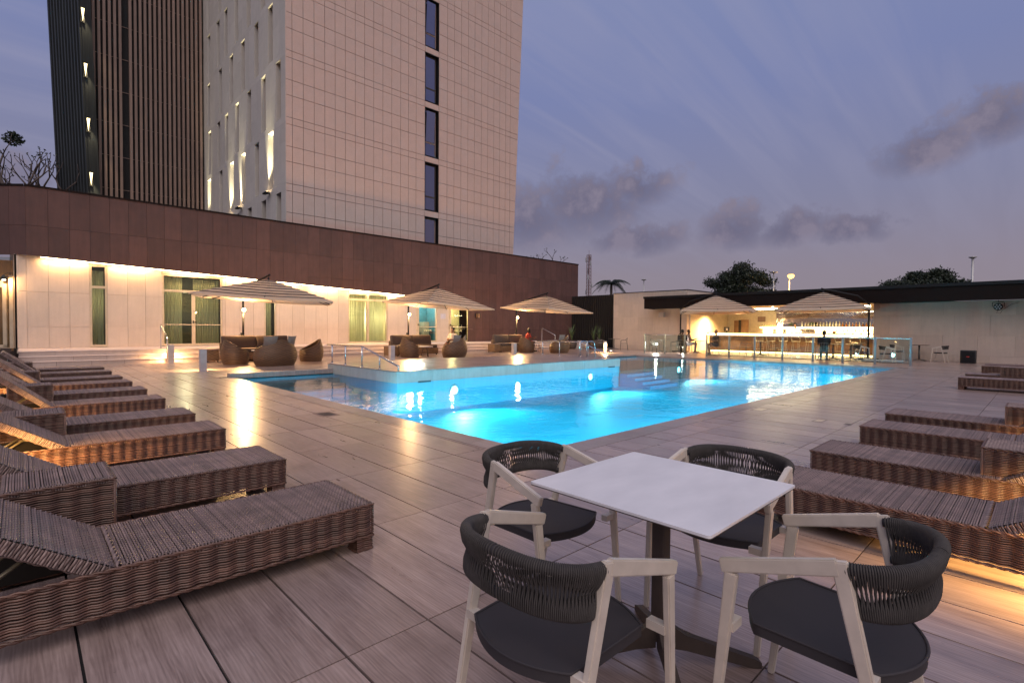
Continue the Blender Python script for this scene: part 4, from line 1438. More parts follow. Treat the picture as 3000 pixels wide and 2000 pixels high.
def tub(label, loc, rz, group, pillows=False, where='', sc=(1.06, 1.06, 1.04)):
    o = thing('tub_loveseat' if pillows else 'tub_armchair', label, 'loveseat' if pillows else 'armchair', loc, rz, group)
    o.scale = sc if not pillows else (1.25, 1.72, 1.06)
    for k, nm in (('shell', 'shell'), ('rim', 'rim'), ('cushion', 'seat_cushion'), ('foot', 'base_ring')):
        link(nm, TUB[k], o)
    if pillows:
        for s in (-1, 1):
            d = Vector((-.34, s*.40, .84))
            d.rotate(Matrix.Rotation(rz, 3, 'Z'))
            q = link('throw_pillow', TUB['pillow'], None, Vector(loc)+d, rz-s*.35)
            q.rotation_euler[1] = -.25
            tag(q, 'taupe throw pillow on the %s of the loveseat %s' % ('left' if s > 0 else 'right', where), 'pillow', 'throw pillows on round loveseats')
    return o
m_sofaw = weave_mat('sofa_wicker', (.20, .115, .055))
def sofa(label, loc, rz, group, w=2.3):
    o = thing('sofa', label, 'sofa', loc, rz, group)            # local: width along x, faces -y
    MB().bbox(-w/2, -.42, .06, w/2, .42, .36, .03).bbox(-w/2, .26, .36, w/2, .44, .72, .03).build('base', m_sofaw, o)
    for x in (-w/2+.08, w/2-.08):
        for y in (-.36, .36):
            MB().tube([(x, y, 0), (x, y, .07)], .03, 8).build('leg', m_rust, o)
    for s in (-1, 1):
        a, b = (-w/2+.04, -.01) if s < 0 else (.01, w/2-.04)
        MB().bbox(a, -.40, .362, b, .22, .52, .05).build('seat_cushion', m_cush, o)
        q = MB().bbox(a, .0, .0, b, .20, .52, .06).build('back_cushion', m_cush, o, (0, .12, .50))
        q.rotation_euler[0] = -.16
    return o
def ottoman(label, loc, group):
    o = thing('wicker_box_table', label, 'side table', loc, 0, group)
    MB().bbox(-.22, -.30, .05, .22, .30, .46, .02).build('body', m_sofaw, o)
    MB().bbox(-.23, -.31, .461, .23, .31, .49, .01).build('top', m_wicktop, o)
    for x in (-.18, .18):
        for y in (-.26, .26):
            MB().tube([(x, y, 0), (x, y, .055)], .02, 6).build('foot', m_rust, o)
def coffee(label, loc, group):
    o = thing('coffee_table', label, 'coffee table', loc, 0, group)
    MB().lathe([(.34, .46), (.35, .465), (.35, .485), (.34, .49)], 28).build('top', m_table, o)
    for a in (30, 150, 270):
        q = math.radians(a)
        MB().tube([(.10*math.cos(q), .10*math.sin(q), .46), (.22*math.cos(q), .22*math.sin(q), .0)], .014, 6).build('leg', m_rust, o)
    MB().tube([(.15*math.cos(math.radians(a)), .15*math.sin(math.radians(a)), .22) for a in range(0, 360, 30)], .008, 5, False, True).build('ring', m_rust, o)
def canopy_umbrella(label, cxy, pxy, apex, zc, tilt, rot, group, tag_lamp=True, a=1.92, where=''):
    """square cantilever parasol: louvred tiers over eight ribs, held by a side post"""
    cx, cy_ = cxy
    px_, py_ = pxy
    o = thing('cantilever_parasol', label, 'parasol', (px_, py_, 0), 0, group)
    def tr(x, y, zz):
        c, s = math.cos(rot), math.sin(rot)
        X, Y = c*x-s*y, s*x+c*y
        return Vector((cx-px_+X, cy_-py_+Y, zz+tilt[0]*X+tilt[1]*Y))
    nt_ = 8
    hgt = apex-zc
    for k in range(nt_):
        f0, f1 = k/nt_*.98+.02, (k+1)/nt_
        f0 = max(.015, f0-.028)
        z0 = apex-hgt*(f0**1.08)-.012
        z1 = apex-hgt*(f1**1.08)+.030
        mb = MB()
        nseg = 6
        V, F = [], []
        cor = [(1, 1), (-1, 1), (-1, -1), (1, -1)]
        ring = []
        for c in range(4):
            p, q = cor[c], cor[(c+1) % 4]
            for i in range(nseg):
                t = i/nseg
                ring.append((p[0]+(q[0]-p[0])*t, p[1]+(q[1]-p[1])*t, math.sin(PI*t)))
        m_ = len(ring)
        for f, zz in ((f0, z0), (f1, z1)):
            for (x, y, sg) in ring:
                sag = .045*f*sg
                V.append(tr(x*a*f, y*a*f, zz-sag+random.uniform(-.006, .006)*f))
        F = [(i, (i+1) % m_, (i+1) % m_+m_, i+m_) for i in range(m_)]
        mb.add(V, F, False)
        t_ = mb.build('canopy_tier', m_fab, o)
        eb = MB()
        eb.add([v+Vector((0, 0, .002)) for v in V[m_:]]+[v-Vector((0, 0, .026 if k < nt_-1 else .05)) for v in V[m_:]], F, False)
        eb.build('edge_band', m_band if k < nt_-1 else m_fab, t_)
    for k in range(8):
        an = k*PI/4
        d = (math.cos(an+PI/4), math.sin(an+PI/4))
        m_ = max(abs(d[0]), abs(d[1]))
        e = (d[0]/m_*a, d[1]/m_*a)
        MB().tube([tr(0, 0, apex-.10), tr(e[0]*.5, e[1]*.5, apex-hgt*.5**1.08-.07), tr(e[0]*.985, e[1]*.985, zc-.03)], .017, 6).build('rib', m_dark, o)
        MB().tube([tr(0, 0, apex-.62), tr(e[0]*.52, e[1]*.52, apex-hgt*.52**1.08-.08)], .012, 6).build('strut', m_dark, o)
    MB().tube([tr(0, 0, apex-.70), tr(0, 0, apex+.10)], .035, 10).build('hub', m_dark, o)
    MB().tube([(0, 0, 0), (0, 0, 2.72)], .042, 12).build('post', m_dark, o)
    ap = tr(0, 0, apex+.16)
    MB().tube([(0, 0, 2.66), Vector((0, 0, 2.78)).lerp(ap, .25)+Vector((0, 0, .12)), ap, ap+(ap-Vector((0, 0, 2.7))).normalized()*.10], .038, 8).build('arm', m_dark, o)
    MB().box(-.36, -.36, 0, .36, .36, .07).build('base', m_dark, o)
    MB().box(-.09, -.05, .95, -.04, .05, 1.12).tube([(-.09, 0, 1.03), (-.16, 0, 1.03), (-.16, 0, .95)], .01, 5).build('crank', m_black, o)
    if tag_lamp:
        dv = Vector((-.0, -.10, 0))
        l = thing('parasol_lamp', 'small bright globe lamp clamped to the post of '+where, 'lamp', Vector((px_, py_, 2.045))+dv, 0, 'lamps on the parasol posts')
        MB().lathe([(.015, -.075), (.055, -.055), (.075, 0), (.055, .055), (.015, .075)], 16).build('globe', e_warm, l)
        MB().tube([(0, .05, 0), (0, .10, 0)], .015, 6).lathe([(.03, .07), (.03, .10)], 10).build('bracket', m_black, l)
        lamp('POINT', 'globe_light', (0, -.04, 0), 900, WARM2, l, shadow_soft_size=.09)
    return o
GU, GT, GS, GB, GO = 'cantilever parasols on the terrace', 'round wicker tub armchairs', 'brown sofas on the terrace', 'coffee tables on the terrace', 'wicker box side tables'
# set by the double door
sofa('brown two seat sofa in the lounge set by the double door', (6.95, 22.15, 0), 0, GS, 2.6)
ottoman('wicker box side table left of the sofa by the double door', (5.30, 22.35, 0), GO)
tub('tub armchair at left of the lounge set by the double door', (5.62, 20.35, 0), .15, GT)
tub('round wicker loveseat turned away in front of the double door set', (6.52, 18.95, 0), PI/2+.25, GT, True, 'in front of the double door set')
tub('tub armchair at right of the lounge set by the double door', (8.45, 20.55, 0), PI-.1, GT)
coffee('small round coffee table in the lounge set by the double door', (6.55, 20.45, 0), GB)
canopy_umbrella('louvred beige parasol over the lounge set by the double door', (6.66, 20.0), (6.57, 22.72), 3.10, 2.36, (-.03, .03), math.radians(-22), GU, a=2.16, where='the parasol by the double door')
# set in the middle
sofa('brown two seat sofa in the middle lounge set', (14.35, 22.15, 0), 0, GS, 2.4)
ottoman('wicker box side table left of the middle sofa', (12.72, 21.6, 0), GO)
tub('tub armchair at left of the middle lounge set', (13.15, 20.65, 0), .1, GT)
tub('round wicker loveseat turned away in front of the middle lounge set', (14.75, 19.35, 0), PI/2+.45, GT, True, 'in front of the middle set')
tub('tub armchair at right of the middle lounge set under the woman', (16.1, 21.3, 0), PI+.3, GT)
coffee('small round coffee table in the middle lounge set', (14.0, 20.6, 0), GB)
canopy_umbrella('louvred beige parasol over the middle lounge set', (14.5, 20.3), (14.38, 22.72), 3.27, 2.43, (-.057, .034), 0, GU, where='the middle parasol')
# set by the dark fence
sofa('brown two seat sofa in the lounge set near the black fence', (21.1, 22.15, 0), 0, GS, 2.4)
ottoman('wicker box side table left of the sofa near the black fence', (19.55, 21.9, 0), GO)
tub('tub armchair at left of the lounge set near the black fence', (21.0, 20.75, 0), .1, GT)
tub('round wicker loveseat turned away in the set near the black fence', (22.35, 19.45, 0), PI/2+.3, GT, True, 'in the set near the black fence')
coffee('small round coffee table in the lounge set near the black fence', (22.15, 20.9, 0), GB)
canopy_umbrella('louvred beige parasol over the lounge set near the black fence', (22.2, 20.3), (22.11, 22.72), 3.27, 2.43, (-.04, .035), 0, GU, where='the parasol near the black fence')
# parasols at the bar
canopy_umbrella('grey louvred parasol left of the bar with its post by the wall', (28.35, 13.03), (29.35, 15.69), 3.30, 2.37, (-.01, -.01), math.radians(28), 'parasols at the bar', False)
canopy_umbrella('grey louvred parasol right of the bar with a tall side post', (28.4, 7.69), (29.3, 5.98), 3.24, 2.36, (.0, -.01), math.radians(12), 'parasols at the bar', False)

# ---------------------------------------------------------------- bollard lights
def bollard(label, loc, rz, e, seen=True, c=WARM2):
    o = thing('bollard_light', label, 'bollard', loc, rz, 'square bollard lights')
    h_ = .665
    w_ = .088
    MB().box(-w_, -w_, 0, w_, -.02, h_).box(-w_, -.02, 0, -w_+.03, w_, h_).box(w_-.03, -.02, 0, w_, w_, h_).box(-w_+.03, -.02, h_-.10, w_-.03, w_, h_).build('body', m_boll, o)
    MB().box(-.055, -.019, .42, .055, -.005, .56).build('lamp_lens', e_warm, o)
    lamp('SPOT', 'bollard_glow', (0, .14, .52), e, c, o, dir=(0, .45, -1), spot_size=math.radians(150), spot_blend=.8, shadow_soft_size=.06)
    return o
bollard('square bollard light beside the pool corner step', (4.02, 17.86, 0), 0, 260)
bollard('square bollard light at the steps left of the double door', (4.05, 22.62, 0), 0, 330)
bollard('square bollard light in front of the middle lounge set', (10.54, 17.85, 0), 0, 220)
bollard('square bollard light in front of the set near the black fence', (17.17, 17.80, 0), 0, 220)
bollard('square bollard light with its glowing side showing by the pool ladder', (25.0, 18.15, 0), math.radians(130), 260)
bollard('square bollard light between second and third left loungers', (-.45, 5.50, 0), math.radians(-60), 170, c=(1, .55, .16))
bollard('square bollard light between fourth and fifth left loungers', (-.55, 8.55, 0), math.radians(-60), 120, c=(1, .55, .16))
bollard('square bollard light between sixth and seventh left loungers', (-.55, 11.75, 0), math.radians(-60), 110, c=(1, .55, .16))
bollard('square bollard light beside the nearest right lounger', (3.75, -.62, 0), math.radians(-50), 330, c=(1, .58, .18))
bollard('square bollard light between second and third right loungers', (7.05, -.55, 0), math.radians(-60), 120, c=(1, .55, .16))

# ---------------------------------------------------------------- pool handrails and ladder
def bend(pts, r=.08, n=4):
    out = [Vector(pts[0])]
    for i in range(1, len(pts)-1):
        p, a, b = Vector(pts[i]), Vector(pts[i-1]), Vector(pts[i+1])
        d0, d1 = (a-p).normalized(), (b-p).normalized()
        for q in range(n+1):
            t = q/n
            out.append((p+d0*r*(1-t)).lerp(p+d1*r*t, .5) if False else (p+d0*r)*(1-t)**2+p*2*t*(1-t)+(p+d1*r)*t**2)
    out.append(Vector(pts[-1]))
    return out
def handrail(label, x, ys, yend, z=.25):
    o = thing('handrail', label, 'handrail', (x, ys[0], z), 0, 'steel pool handrails')
    top_z = .57
    y0 = ys[0]
    MB().tube(bend([(0, .35, top_z), (0, ys[2]-y0, top_z+.01), (0, yend-y0+.05, .13), (0, yend-y0, .13), (0, yend-y0, 0)], .06), .024, 10).build('rail', m_steel, o)
    for k, y in enumerate(ys):
        hh = top_z if k < 3 else .36
        MB().tube([(0, y-y0, 0), (0, y-y0, hh)], .021, 10).lathe([(.05, 0), (.05, .012)], 12, (0, y-y0, 0)).build('post', m_steel, o)
handrail('steel handrail on the platform edge above the pool steps', 7.0, (15.4, 14.5, 13.47, 12.48), 11.52)
handrail('steel handrail on the far end of the raised platform', 16.6, (15.4, 14.42, 13.28), 11.9)
lad = thing('pool_ladder', 'curved steel pool ladder beside the far handrail', 'ladder', (16.6, 12.75, .25))
for y in (0, .36):
    MB().tube(bend([(-.30, y, 0), (-.30, y, .62), (.25, y, .62), (.30, y, -.9)], .22, 6), .02, 8).build('side_rail', m_steel, lad)
for zz in (-.4, -.65):
    MB().box(.24, .0, zz, .32, .36, zz+.03).build('rung', m_steel, lad)
def step_rail(label, x, y0, y1, z0, z1):
    o = thing('stair_handrail', label, 'handrail', (x, y0, 0), 0, 'steel stair handrails')
    MB().tube(bend([(0, 0, z0), (0, 0, z0+.95), (0, y1-y0, z1+.95), (0, y1-y0, z1)], .07), .024, 8).build('rail', m_steel, o)
step_rail('steel stair handrail at the steps beside the double door', 3.98, 22.9, 24.1, 0, .48)
step_rail('steel stair handrail at the steps behind the far lounge set', 25.9, 22.9, 24.1, 0, .48)
# ---------------------------------------------------------------- glass fence
FX = 25.42
fg = thing('glass_fence', 'clear glass balustrade with steel posts between bar and pool', 'fence', (FX, 8, 0))
ys_ = (12.13, 10.98, 9.75, 8.50, 7.24, 6.10, 4.94, 3.77)
def fpost(o, x, y):
    MB().bbox(x-.03, y-.04, 0, x+.03, y+.04, 1.12, .008).build('post', m_post, o)
    MB().box(x-.05, y-.06, 0, x+.05, y+.06, .012).build('foot_plate', m_steel, o)
for y in ys_:
    fpost(fg, 0, y-8)
for a, b in zip(ys_, ys_[1:]):
    q = MB().box(-.006, b-8+.05, .10, .006, a-8-.05, 1.06).build('glass_panel', m_fglass, fg)
    MB().box(-.012, b-8+.035, 1.06, .012, a-8-.035, 1.085).build('top_trim', m_steel, q)
    MB().box(-.010, b-8+.035, .075, .010, a-8-.035, .10).build('bottom_trim', m_rust, q)
fg2 = thing('glass_fence', 'short glass screen with steel posts in front of the left bar wall', 'fence', (26.1, 15.5, 0))
for x, y in ((.2, .8), (-.16, -.7)):
    fpost(fg2, x, y)
for x, y in ((1.2, -1.17),):
    fpost(fg2, x, y)
def gpanel(o, a, b):
    a, b = Vector(a), Vector(b)
    d = (b-a)/2
    n = Vector((-d.y, d.x, 0)).normalized()*.006
    MB().obox(((a+b)/2).to_tuple()[:2]+(.58,), d*.94, n, (0, 0, .48)).build('glass_panel', m_fglass, o)
gpanel(fg2, (.2, .8, 0), (-.16, -.7, 0))
gpanel(fg2, (1.2, -1.17, 0), (-.16, -.7, 0))
MB().tube([(.2, .8, 1.08), (-.16, -.7, 1.08)], .014, 6).build('top_trim', m_steel, fg2)
MB().tube([(-.16, -.7, 1.08), (1.2, -1.17, 1.08)], .010, 6).build('top_trim', m_steel, fg2)

# ---------------------------------------------------------------- bar stools, bar tables, metal chairs
m_stool = M('stool_metal', (.50, .44, .34), .4, .4)
def stool_proto():
    o = thing('bar_stool', 'x', 'bar stool', (0, 0, 0), 0, 'bar stools at the counter')     # faces +x (counter)
    MB().bbox(-.19, -.20, .74, .19, .20, .775, .02).build('seat', m_stool, o)
    MB().tube(bend([(.06, .21, .78), (-.10, .235, 1.0), (-.22, .12, 1.02), (-.22, -.12, 1.02), (-.10, -.235, 1.0), (.06, -.21, .78)], .07), .017, 8).build('back_loop', m_stool, o)
    for x in (-.16, .16):
        for y in (-.16, .16):
            MB().tube([(x*.8, y*.8, .74), (x*1.25, y*1.25, 0)], .013, 6).build('leg', m_stool, o)
    MB().tube([(.20, .20, .27), (-.20, .20, .27), (-.20, -.20, .27), (.20, -.20, .27)], .010, 6, False, True).build('footrest', m_stool, o)
    return o
STY = (11.75, 11.1, 10.45, 9.78, 9.05, 8.36, 7.65, 6.95)
st = stool_proto()
nm = ('first', 'second', 'third', 'fourth', 'fifth', 'sixth', 'seventh', 'eighth')
for k, y in enumerate(STY):
    lb = 'bar stool at the wooden counter, %s from the left' % nm[k]
    if k == 0:
        st.location = (31.3, y, 0); st['label'] = lb
    else:
        dup(st, (31.3+random.uniform(-.05, .05), y, 0), random.uniform(-.12, .12), lb)
def metal_chair():
    o = thing('metal_armchair', 'x', 'chair', (0, 0, 0), 0, 'grey metal armchairs at the bar tables')
    MB().bbox(-.20, -.21, .43, .21, .21, .455, .01).build('seat', m_barm, o)
    for s in (-1, 1):
        MB().tube(bend([(.22, s*.24, 0), (.19, s*.24, .64), (-.18, s*.24, .67), (-.27, s*.22, 0)], .08), .012, 6).build('side_frame', m_barm, o)
    MB().tube(bend([(-.10, .24, .66), (-.24, .17, .80), (-.24, -.17, .80), (-.10, -.24, .66)], .08), .012, 6).build('back_loop', m_barm, o)
    for y in (-.11, 0, .11):
        MB().tube([(-.19, y, .45), (-.235, y, .79)], .007, 5).build('back_rod', m_barm, o)
    return o
def bar_table(label, loc, group, r=.36, sq=False):
    o = thing('bistro_table', label, 'table', loc, 0, group)
    if sq:
        MB().bbox(-r, -r, .725, r, r, .74, .004).build('top', m_rust, o)
    else:
        MB().bbox(-r, -r, .72, r, r, .74, .005).build('top', m_barm, o)
    MB().tube([(0, 0, .06), (0, 0, .72)], .038, 10).build('column', m_barm, o)
    for a in (45, 135, 225, 315):
        q = math.radians(a)
        MB().tube([(0, 0, .09), (.36*math.cos(q), .36*math.sin(q), .015)], [.024, .012], 6).build('foot', m_barm, o)
mc = metal_chair()
CHS = [((28.2, 11.25), -.5, 'grey metal armchair left of the bistro table facing the counter'), ((28.75, 9.95), 2.6, 'grey metal armchair right of the bistro table facing the counter'),
       ((27.25, 7.35), .5, 'grey metal armchair under the man in black'), ((27.75, 6.15), 1.9, 'grey metal armchair right of the right bistro table'),
       ((29.5, 6.35), PI, 'grey metal armchair beyond the right bistro table'),
       ((27.35, 14.55), .2, 'grey metal armchair under the person in black at left'), ((28.75, 13.2), 2.3, 'grey metal armchair under the man in the brown shirt'), ((29.0, 15.0), -1.2, 'grey metal armchair under the person in the pale shirt'),
       ((27.5, 16.35), -.6, 'empty metal armchair left of the table before the stone wall'), ((28.0, 15.35), 2.2, 'empty metal armchair right of the table before the stone wall'),
       ((28.35, 20.95), -.9, 'metal armchair left of the small table near the black fence'), ((28.85, 19.45), 2.2, 'metal armchair right of the small table near the black fence')]
for k, (xy, rz, lb) in enumerate(CHS):
    if k == 0:
        mc.location = (*xy, 0); mc.rotation_euler[2] = rz; mc['label'] = lb
    else:
        dup(mc, (*xy, 0), rz, lb)
GBT = 'bistro tables at the bar'
bar_table('grey bistro table in front of the counter stools', (28.55, 10.65, 0), GBT)
bar_table('grey bistro table before the man in black', (27.75, 7.05, 0), GBT)
bar_table('grey bistro table at right under the parasol', (28.5, 6.5, 0), GBT)
bar_table('grey bistro table shared by three seated people', (28.15, 14.1, 0), GBT)
bar_table('empty grey bistro table before the left stone wall', (27.75, 15.9, 0), GBT)
bar_table('white bistro table near the black fence', (28.95, 20.3, 0), GBT, .3)
# rope chairs and table by the right-hand wall
chair('rope back chair left of the small table by the pale wall', (30.1, 5.0, 0), -PI/2+.3, 'rope back chairs by the pale wall')
chair('rope back chair right of the small table by the pale wall', (29.75, 3.35, 0), PI/2-.15, 'rope back chairs by the pale wall')
chair('rope back chair behind the end of the glass fence', (26.55, 4.75, 0), -PI/2+.4, 'rope back chairs by the pale wall')
chair('rope back chair by the thick parasol post behind the fence', (26.9, 5.75, 0), -PI/2+.5, 'rope back chairs by the pale wall')
bar_table('thin small table by the pale wall between rope chairs', (30.05, 4.15, 0), GBT, .34, True)
# grey mat rolled out by the parasol foot
tag(MB().bbox(-.35, -.75, 0, .35, .75, .07, .03).build('folded_pool_mat', M('grey_vinyl', (.42, .42, .42), .6), None, (28.2, 5.2, 0)), 'grey padded mat lying at the foot of the right bar parasol', 'mat')
# loudspeaker on the floor
sp = thing('loudspeaker', 'black loudspeaker cabinet on the deck against the pale wall', 'loudspeaker', (29.85, 2.42, 0))
MB().bbox(-.18, -.26, 0, .18, .26, .56, .03).build('cabinet', m_black, sp)
MB().box(-.187, -.22, .05, -.182, .22, .51).build('grille', m_dark, sp)
MB().box(-.192, -.05, .27, -.188, .05, .30).build('badge', M('red_badge', (.55, .05, .03), .5), sp)
# bulkhead lights, floodlight, box speaker, camera
fl = thing('floodlight', 'round ring of LED lamps hanging under the roof edge at right', 'floodlight', (30.45, 1.55, 2.45))
body = MB().lathe([(.13, -.03), (.155, -.01), (.155, .03), (.13, .05)], 20).build('body', m_black, fl)
body.rotation_euler[1] = -PI/2
for a in range(7):
    q = a*PI/3
    r_ = .09 if a < 6 else 0
    MB().lathe([(.032, -.0), (.025, .012)], 10).build('led', M('led_lens', (.7, .72, .75), .2) if a == 0 else bpy.data.materials['led_lens'], fl, (-.052, r_*math.cos(q), r_*math.sin(q))).rotation_euler[1] = -PI/2
MB().tube(bend([(0, .19, 0), (.02, .19, .2), (.02, -.19, .2), (0, -.19, 0)], .05), .012, 6).tube([(.02, 0, .2), (.02, 0, .29)], .012, 6).build('bracket', m_black, fl)
MB().tube([(0, 0, -.14), (-.02, .05, -.26), (0, -.08, -.28), (.05, -.12, -.15), (.1, -.4, .1), (.15, -.62, .18)], .008, 5).build('cable', m_black, fl)
bs = thing('box_speaker', 'white box speaker bracketed to the left bar wall', 'speaker', (30.45, 17.6, 2.35))
MB().hexa([(-.22, -.20, -.16), (-.1, .20, -.16), (.12, .20, -.16), (.0, -.20, -.16), (-.22, -.20, .16), (-.1, .20, .16), (.12, .20, .16), (.0, -.20, .16)]).build('cabinet', m_boll, bs)
MB().box(.02, -.04, -.04, .25, .04, .04).build('bracket', m_dark, bs)
# two low wall lights on the left bar wall
for k, (x, y, zz) in enumerate(((27.2, 16.05, .52), (28.5, 15.12, .36))):
    o = thing('deck_spotlight', ('small white spotlight glowing before the left bar wall, left one', 'small white spotlight glowing at the parasol foot by the bar')[k], 'spotlight', (x, y, 0), 0, 'small white deck spotlights')
    MB().tube([(0, 0, 0), (0, 0, zz-.05)], .012, 6).lathe([(.05, 0), (.05, .02)], 10).build('stake', m_dark, o)
    MB().lathe([(.02, zz-.05), (.05, zz-.03), (.06, zz), (.04, zz+.04), (.01, zz+.05)], 12).build('bulb', e_white, o)
    lamp('POINT', 'spot_glow', (-.08, 0, zz), 60, (1, .93, .8), o, shadow_soft_size=.06)
fd = thing('floor_spot', 'small round light set in the deck near the ladder', 'floor light', (27.2, 19.3, .0))
MB().lathe([(.10, 0), (.10, .004)], 14).build('rim', m_steel, fd); MB().lathe([(.07, .0045), (.07, .006)], 14).build('lens', e_white, fd)
# lantern on the brown wall
ln = thing('hanging_lantern', 'small dark lantern hanging on the brown wall beside the door', 'lantern', (21.98, FY-.17, 2.05))
MB().box(-.13, -.10, 0, .13, .10, .02).box(-.13, -.10, .28, .13, .10, .30).build('plates', m_black, ln)
for x in (-.12, .12):
    for y in (-.09, .09):
        MB().box(x-.012, y-.012, .02, x+.012, y+.012, .28).build('bar', m_black, ln)
MB().box(-.10, -.075, .03, .10, .075, .27).build('pane', M('amber_glass', (.30, .17, .09), .3), ln)
MB().tube([(-.04, 0, .30), (-.03, .05, .66), (0, .16, .70)], .006, 5).tube([(.04, 0, .30), (.03, .05, .66)], .006, 5).build('chain', m_black, ln)
# notice on the white wall between the doors
tag(MB().box(19.25, WY-.012, 1.95, 19.65, WY-.004, 2.28).build('notice_board', M('notice_paper', (.50, .46, .52), .6)), 'pale notice plate on the white wall between the glass doors', 'sign')
# dark planter at far left
pl_ = thing('planter', 'dark tapered planter at the far left end of the steps', 'planter', (-.75, 23.2, 0))
MB().hexa([(-.5, -.3, 0), (.35, -.3, 0), (.35, .3, 0), (-.5, .3, 0), (-.6, -.4, .62), (.55, -.4, .62), (.55, .4, .62), (-.6, .4, .62)]).build('pot', m_rust, pl_)
MB().box(-.52, -.33, .60, .48, .33, .625).build('soil', m_bark, pl_)
ORD = ['first', 'second', 'third', 'fourth', 'fifth', 'sixth', 'seventh', 'eighth', 'ninth', 'tenth', 'eleventh', 'twelfth', 'thirteenth', 'fourteenth', 'fifteenth', 'sixteenth', 'seventeenth', 'eighteenth', 'nineteenth', 'twentieth', 'twenty-first', 'twenty-second', 'twenty-third', 'twenty-fourth', 'twenty-fifth', 'last']
# ---------------------------------------------------------------- things on the bar
def bottle_mesh(nm_, prof, mat):
    return MB().lathe(prof, 8).mesh(nm_, mat)
m_b1 = M('clear_spirit', (.75, .72, .55), .15, rnd=.2); m_b2 = M('amber_spirit', (.42, .17, .04), .15, rnd=.3); m_b3 = M('green_bottle', (.14, .22, .06), .15, rnd=.2); m_cap = M('bottle_cap', (.7, .62, .4), .4, rnd=.3)
pr1 = [(.036, 0), (.038, .02), (.038, .17), (.018, .21), (.013, .23), (.013, .28)]
pr2 = [(.042, 0), (.044, .02), (.042, .13), (.020, .17), (.014, .19), (.014, .25)]
BME = [bottle_mesh('bottle', pr1, m_b1), bottle_mesh('bottle', pr2, m_b2), bottle_mesh('bottle', pr1, m_b3)]
CAPM = MB().lathe([(.016, 0), (.016, .035)], 8).mesh('cap', m_cap)
def bottle(x, y, zz, t, lb, g, s=1.0):
    o = link('bottle', BME[t], None, (x, y, zz))
    o.scale = (s*1.2, s*1.2, s)
    tag(o, lb, 'bottle', g)
    c = link('cap', CAPM, o, (0, 0, (.28, .25, .28)[t]-.012))
for k in range(26):
    y = 10.9-k*.172
    t = 0 if k < 13 else (1 if (k*7) % 3 else 0)
    bottle(36.0+random.uniform(-.04, .04), y, 1.586, t, ('clear', 'amber')[t]+' bottle in the top row on the back bar, %s from left' % ORD[k], ('clear bottles, top row', 'amber bottles, top row')[t], random.uniform(.95, 1.25))
for k in range(17):
    y = 9.8-k*.2
    t = (0, 1, 2, 0, 1)[k % 5]
    bottle(36.0, y, 1.351, t, ('clear', 'amber', 'green')[t]+' bottle on the lower back bar shelf, %s from left' % ORD[k], ('clear bottles, lower shelf', 'amber bottles, lower shelf', 'green bottles, lower shelf')[t], .62)
for k in range(7):
    bottle(36.05, 9.4-k*.42, 1.121, 1 if k % 2 else 2, ('green', 'amber')[k % 2]+' bottle standing on the back counter, %s from left' % ORD[k], ('green bottles, back counter', 'amber bottles, back counter')[k % 2], .66)
gl_m = MB().lathe([(.028, 0), (.006, .008), (.005, .07), (.03, .10), (.036, .15), (.03, .19)], 8).mesh('wine_glass', glass('wine_glass', (.95, .93, .85), 1.6))
for k in range(12):
    o = link('wine_glass', gl_m, None, (35.95, 13.3-k*.085, 1.586))
    tag(o, 'stemmed glass at the left of the back bar shelf, %s from left' % ORD[k], 'glass', 'stemmed glasses on the shelf')
cm = thing('coffee_machine', 'steel espresso machine on the back counter behind the barman', 'coffee machine', (36.0, 10.55, 1.12))
MB().bbox(-.22, -.42, .04, .22, .42, .10, .01).bbox(-.20, -.42, .24, .22, .42, .40, .02).box(.05, -.40, .10, .20, .40, .24).build('body', m_steel, cm)
for y in (-.2, .05, .28):
    MB().tube([(-.1, y, .24), (-.1, y, .19)], .025, 8).tube([(-.1, y, .2), (-.25, y, .19)], .012, 6).build('group_head', m_black, cm)
for k in range(6):
    MB().lathe([(.03, .402), (.035, .46)], 8).build('cup', m_table, cm, (.02, -.34+.13*k, 0))
for k, y in enumerate((13.35,)):
    o = thing('till_screen', 'dark till screen on the left end of the counter', 'screen', (32.25, 14.1, 1.22))
    MB().box(-.02, -.17, .08, .02, .17, .34).box(-.06, -.06, 0, .06, .06, .02).box(-.012, -.02, .02, .012, .02, .1).build('monitor', m_black, o)
    MB().box(-.0245, -.08, .14, -.0215, .02, .25).build('card', m_table, o)
for k, (y, w_) in enumerate(((12.45, .11), (11.85, .11))):
    tag(MB().box(35.74, y-w_, 1.14, 35.745, y+w_, 1.46).build('menu_card', m_table), ('white printed card hung at the left of the back bar', 'white printed card with dark mark at the back bar')[k], 'menu card')
MB().box(35.735, 11.82, 1.26, 35.7385, 11.88, 1.38).build('print', m_rust, bpy.data.objects['menu_card.001'])
fb = thing('fruit_bowl', 'bowl of fruit on the counter right of the middle', 'bowl', (32.2, 8.15, 1.22))
MB().lathe([(.05, 0), (.08, .02), (.13, .08), (.125, .08), (.05, .03)], 14).build('bowl', m_rust, fb)
for k in range(5):
    MB().lathe([(.01, -.035), (.03, -.02), (.036, 0), (.03, .02), (.01, .035)], 8, (.05*math.cos(k*1.3), .05*math.sin(k*1.3), .10)).build('fruit', m_b2, fb)
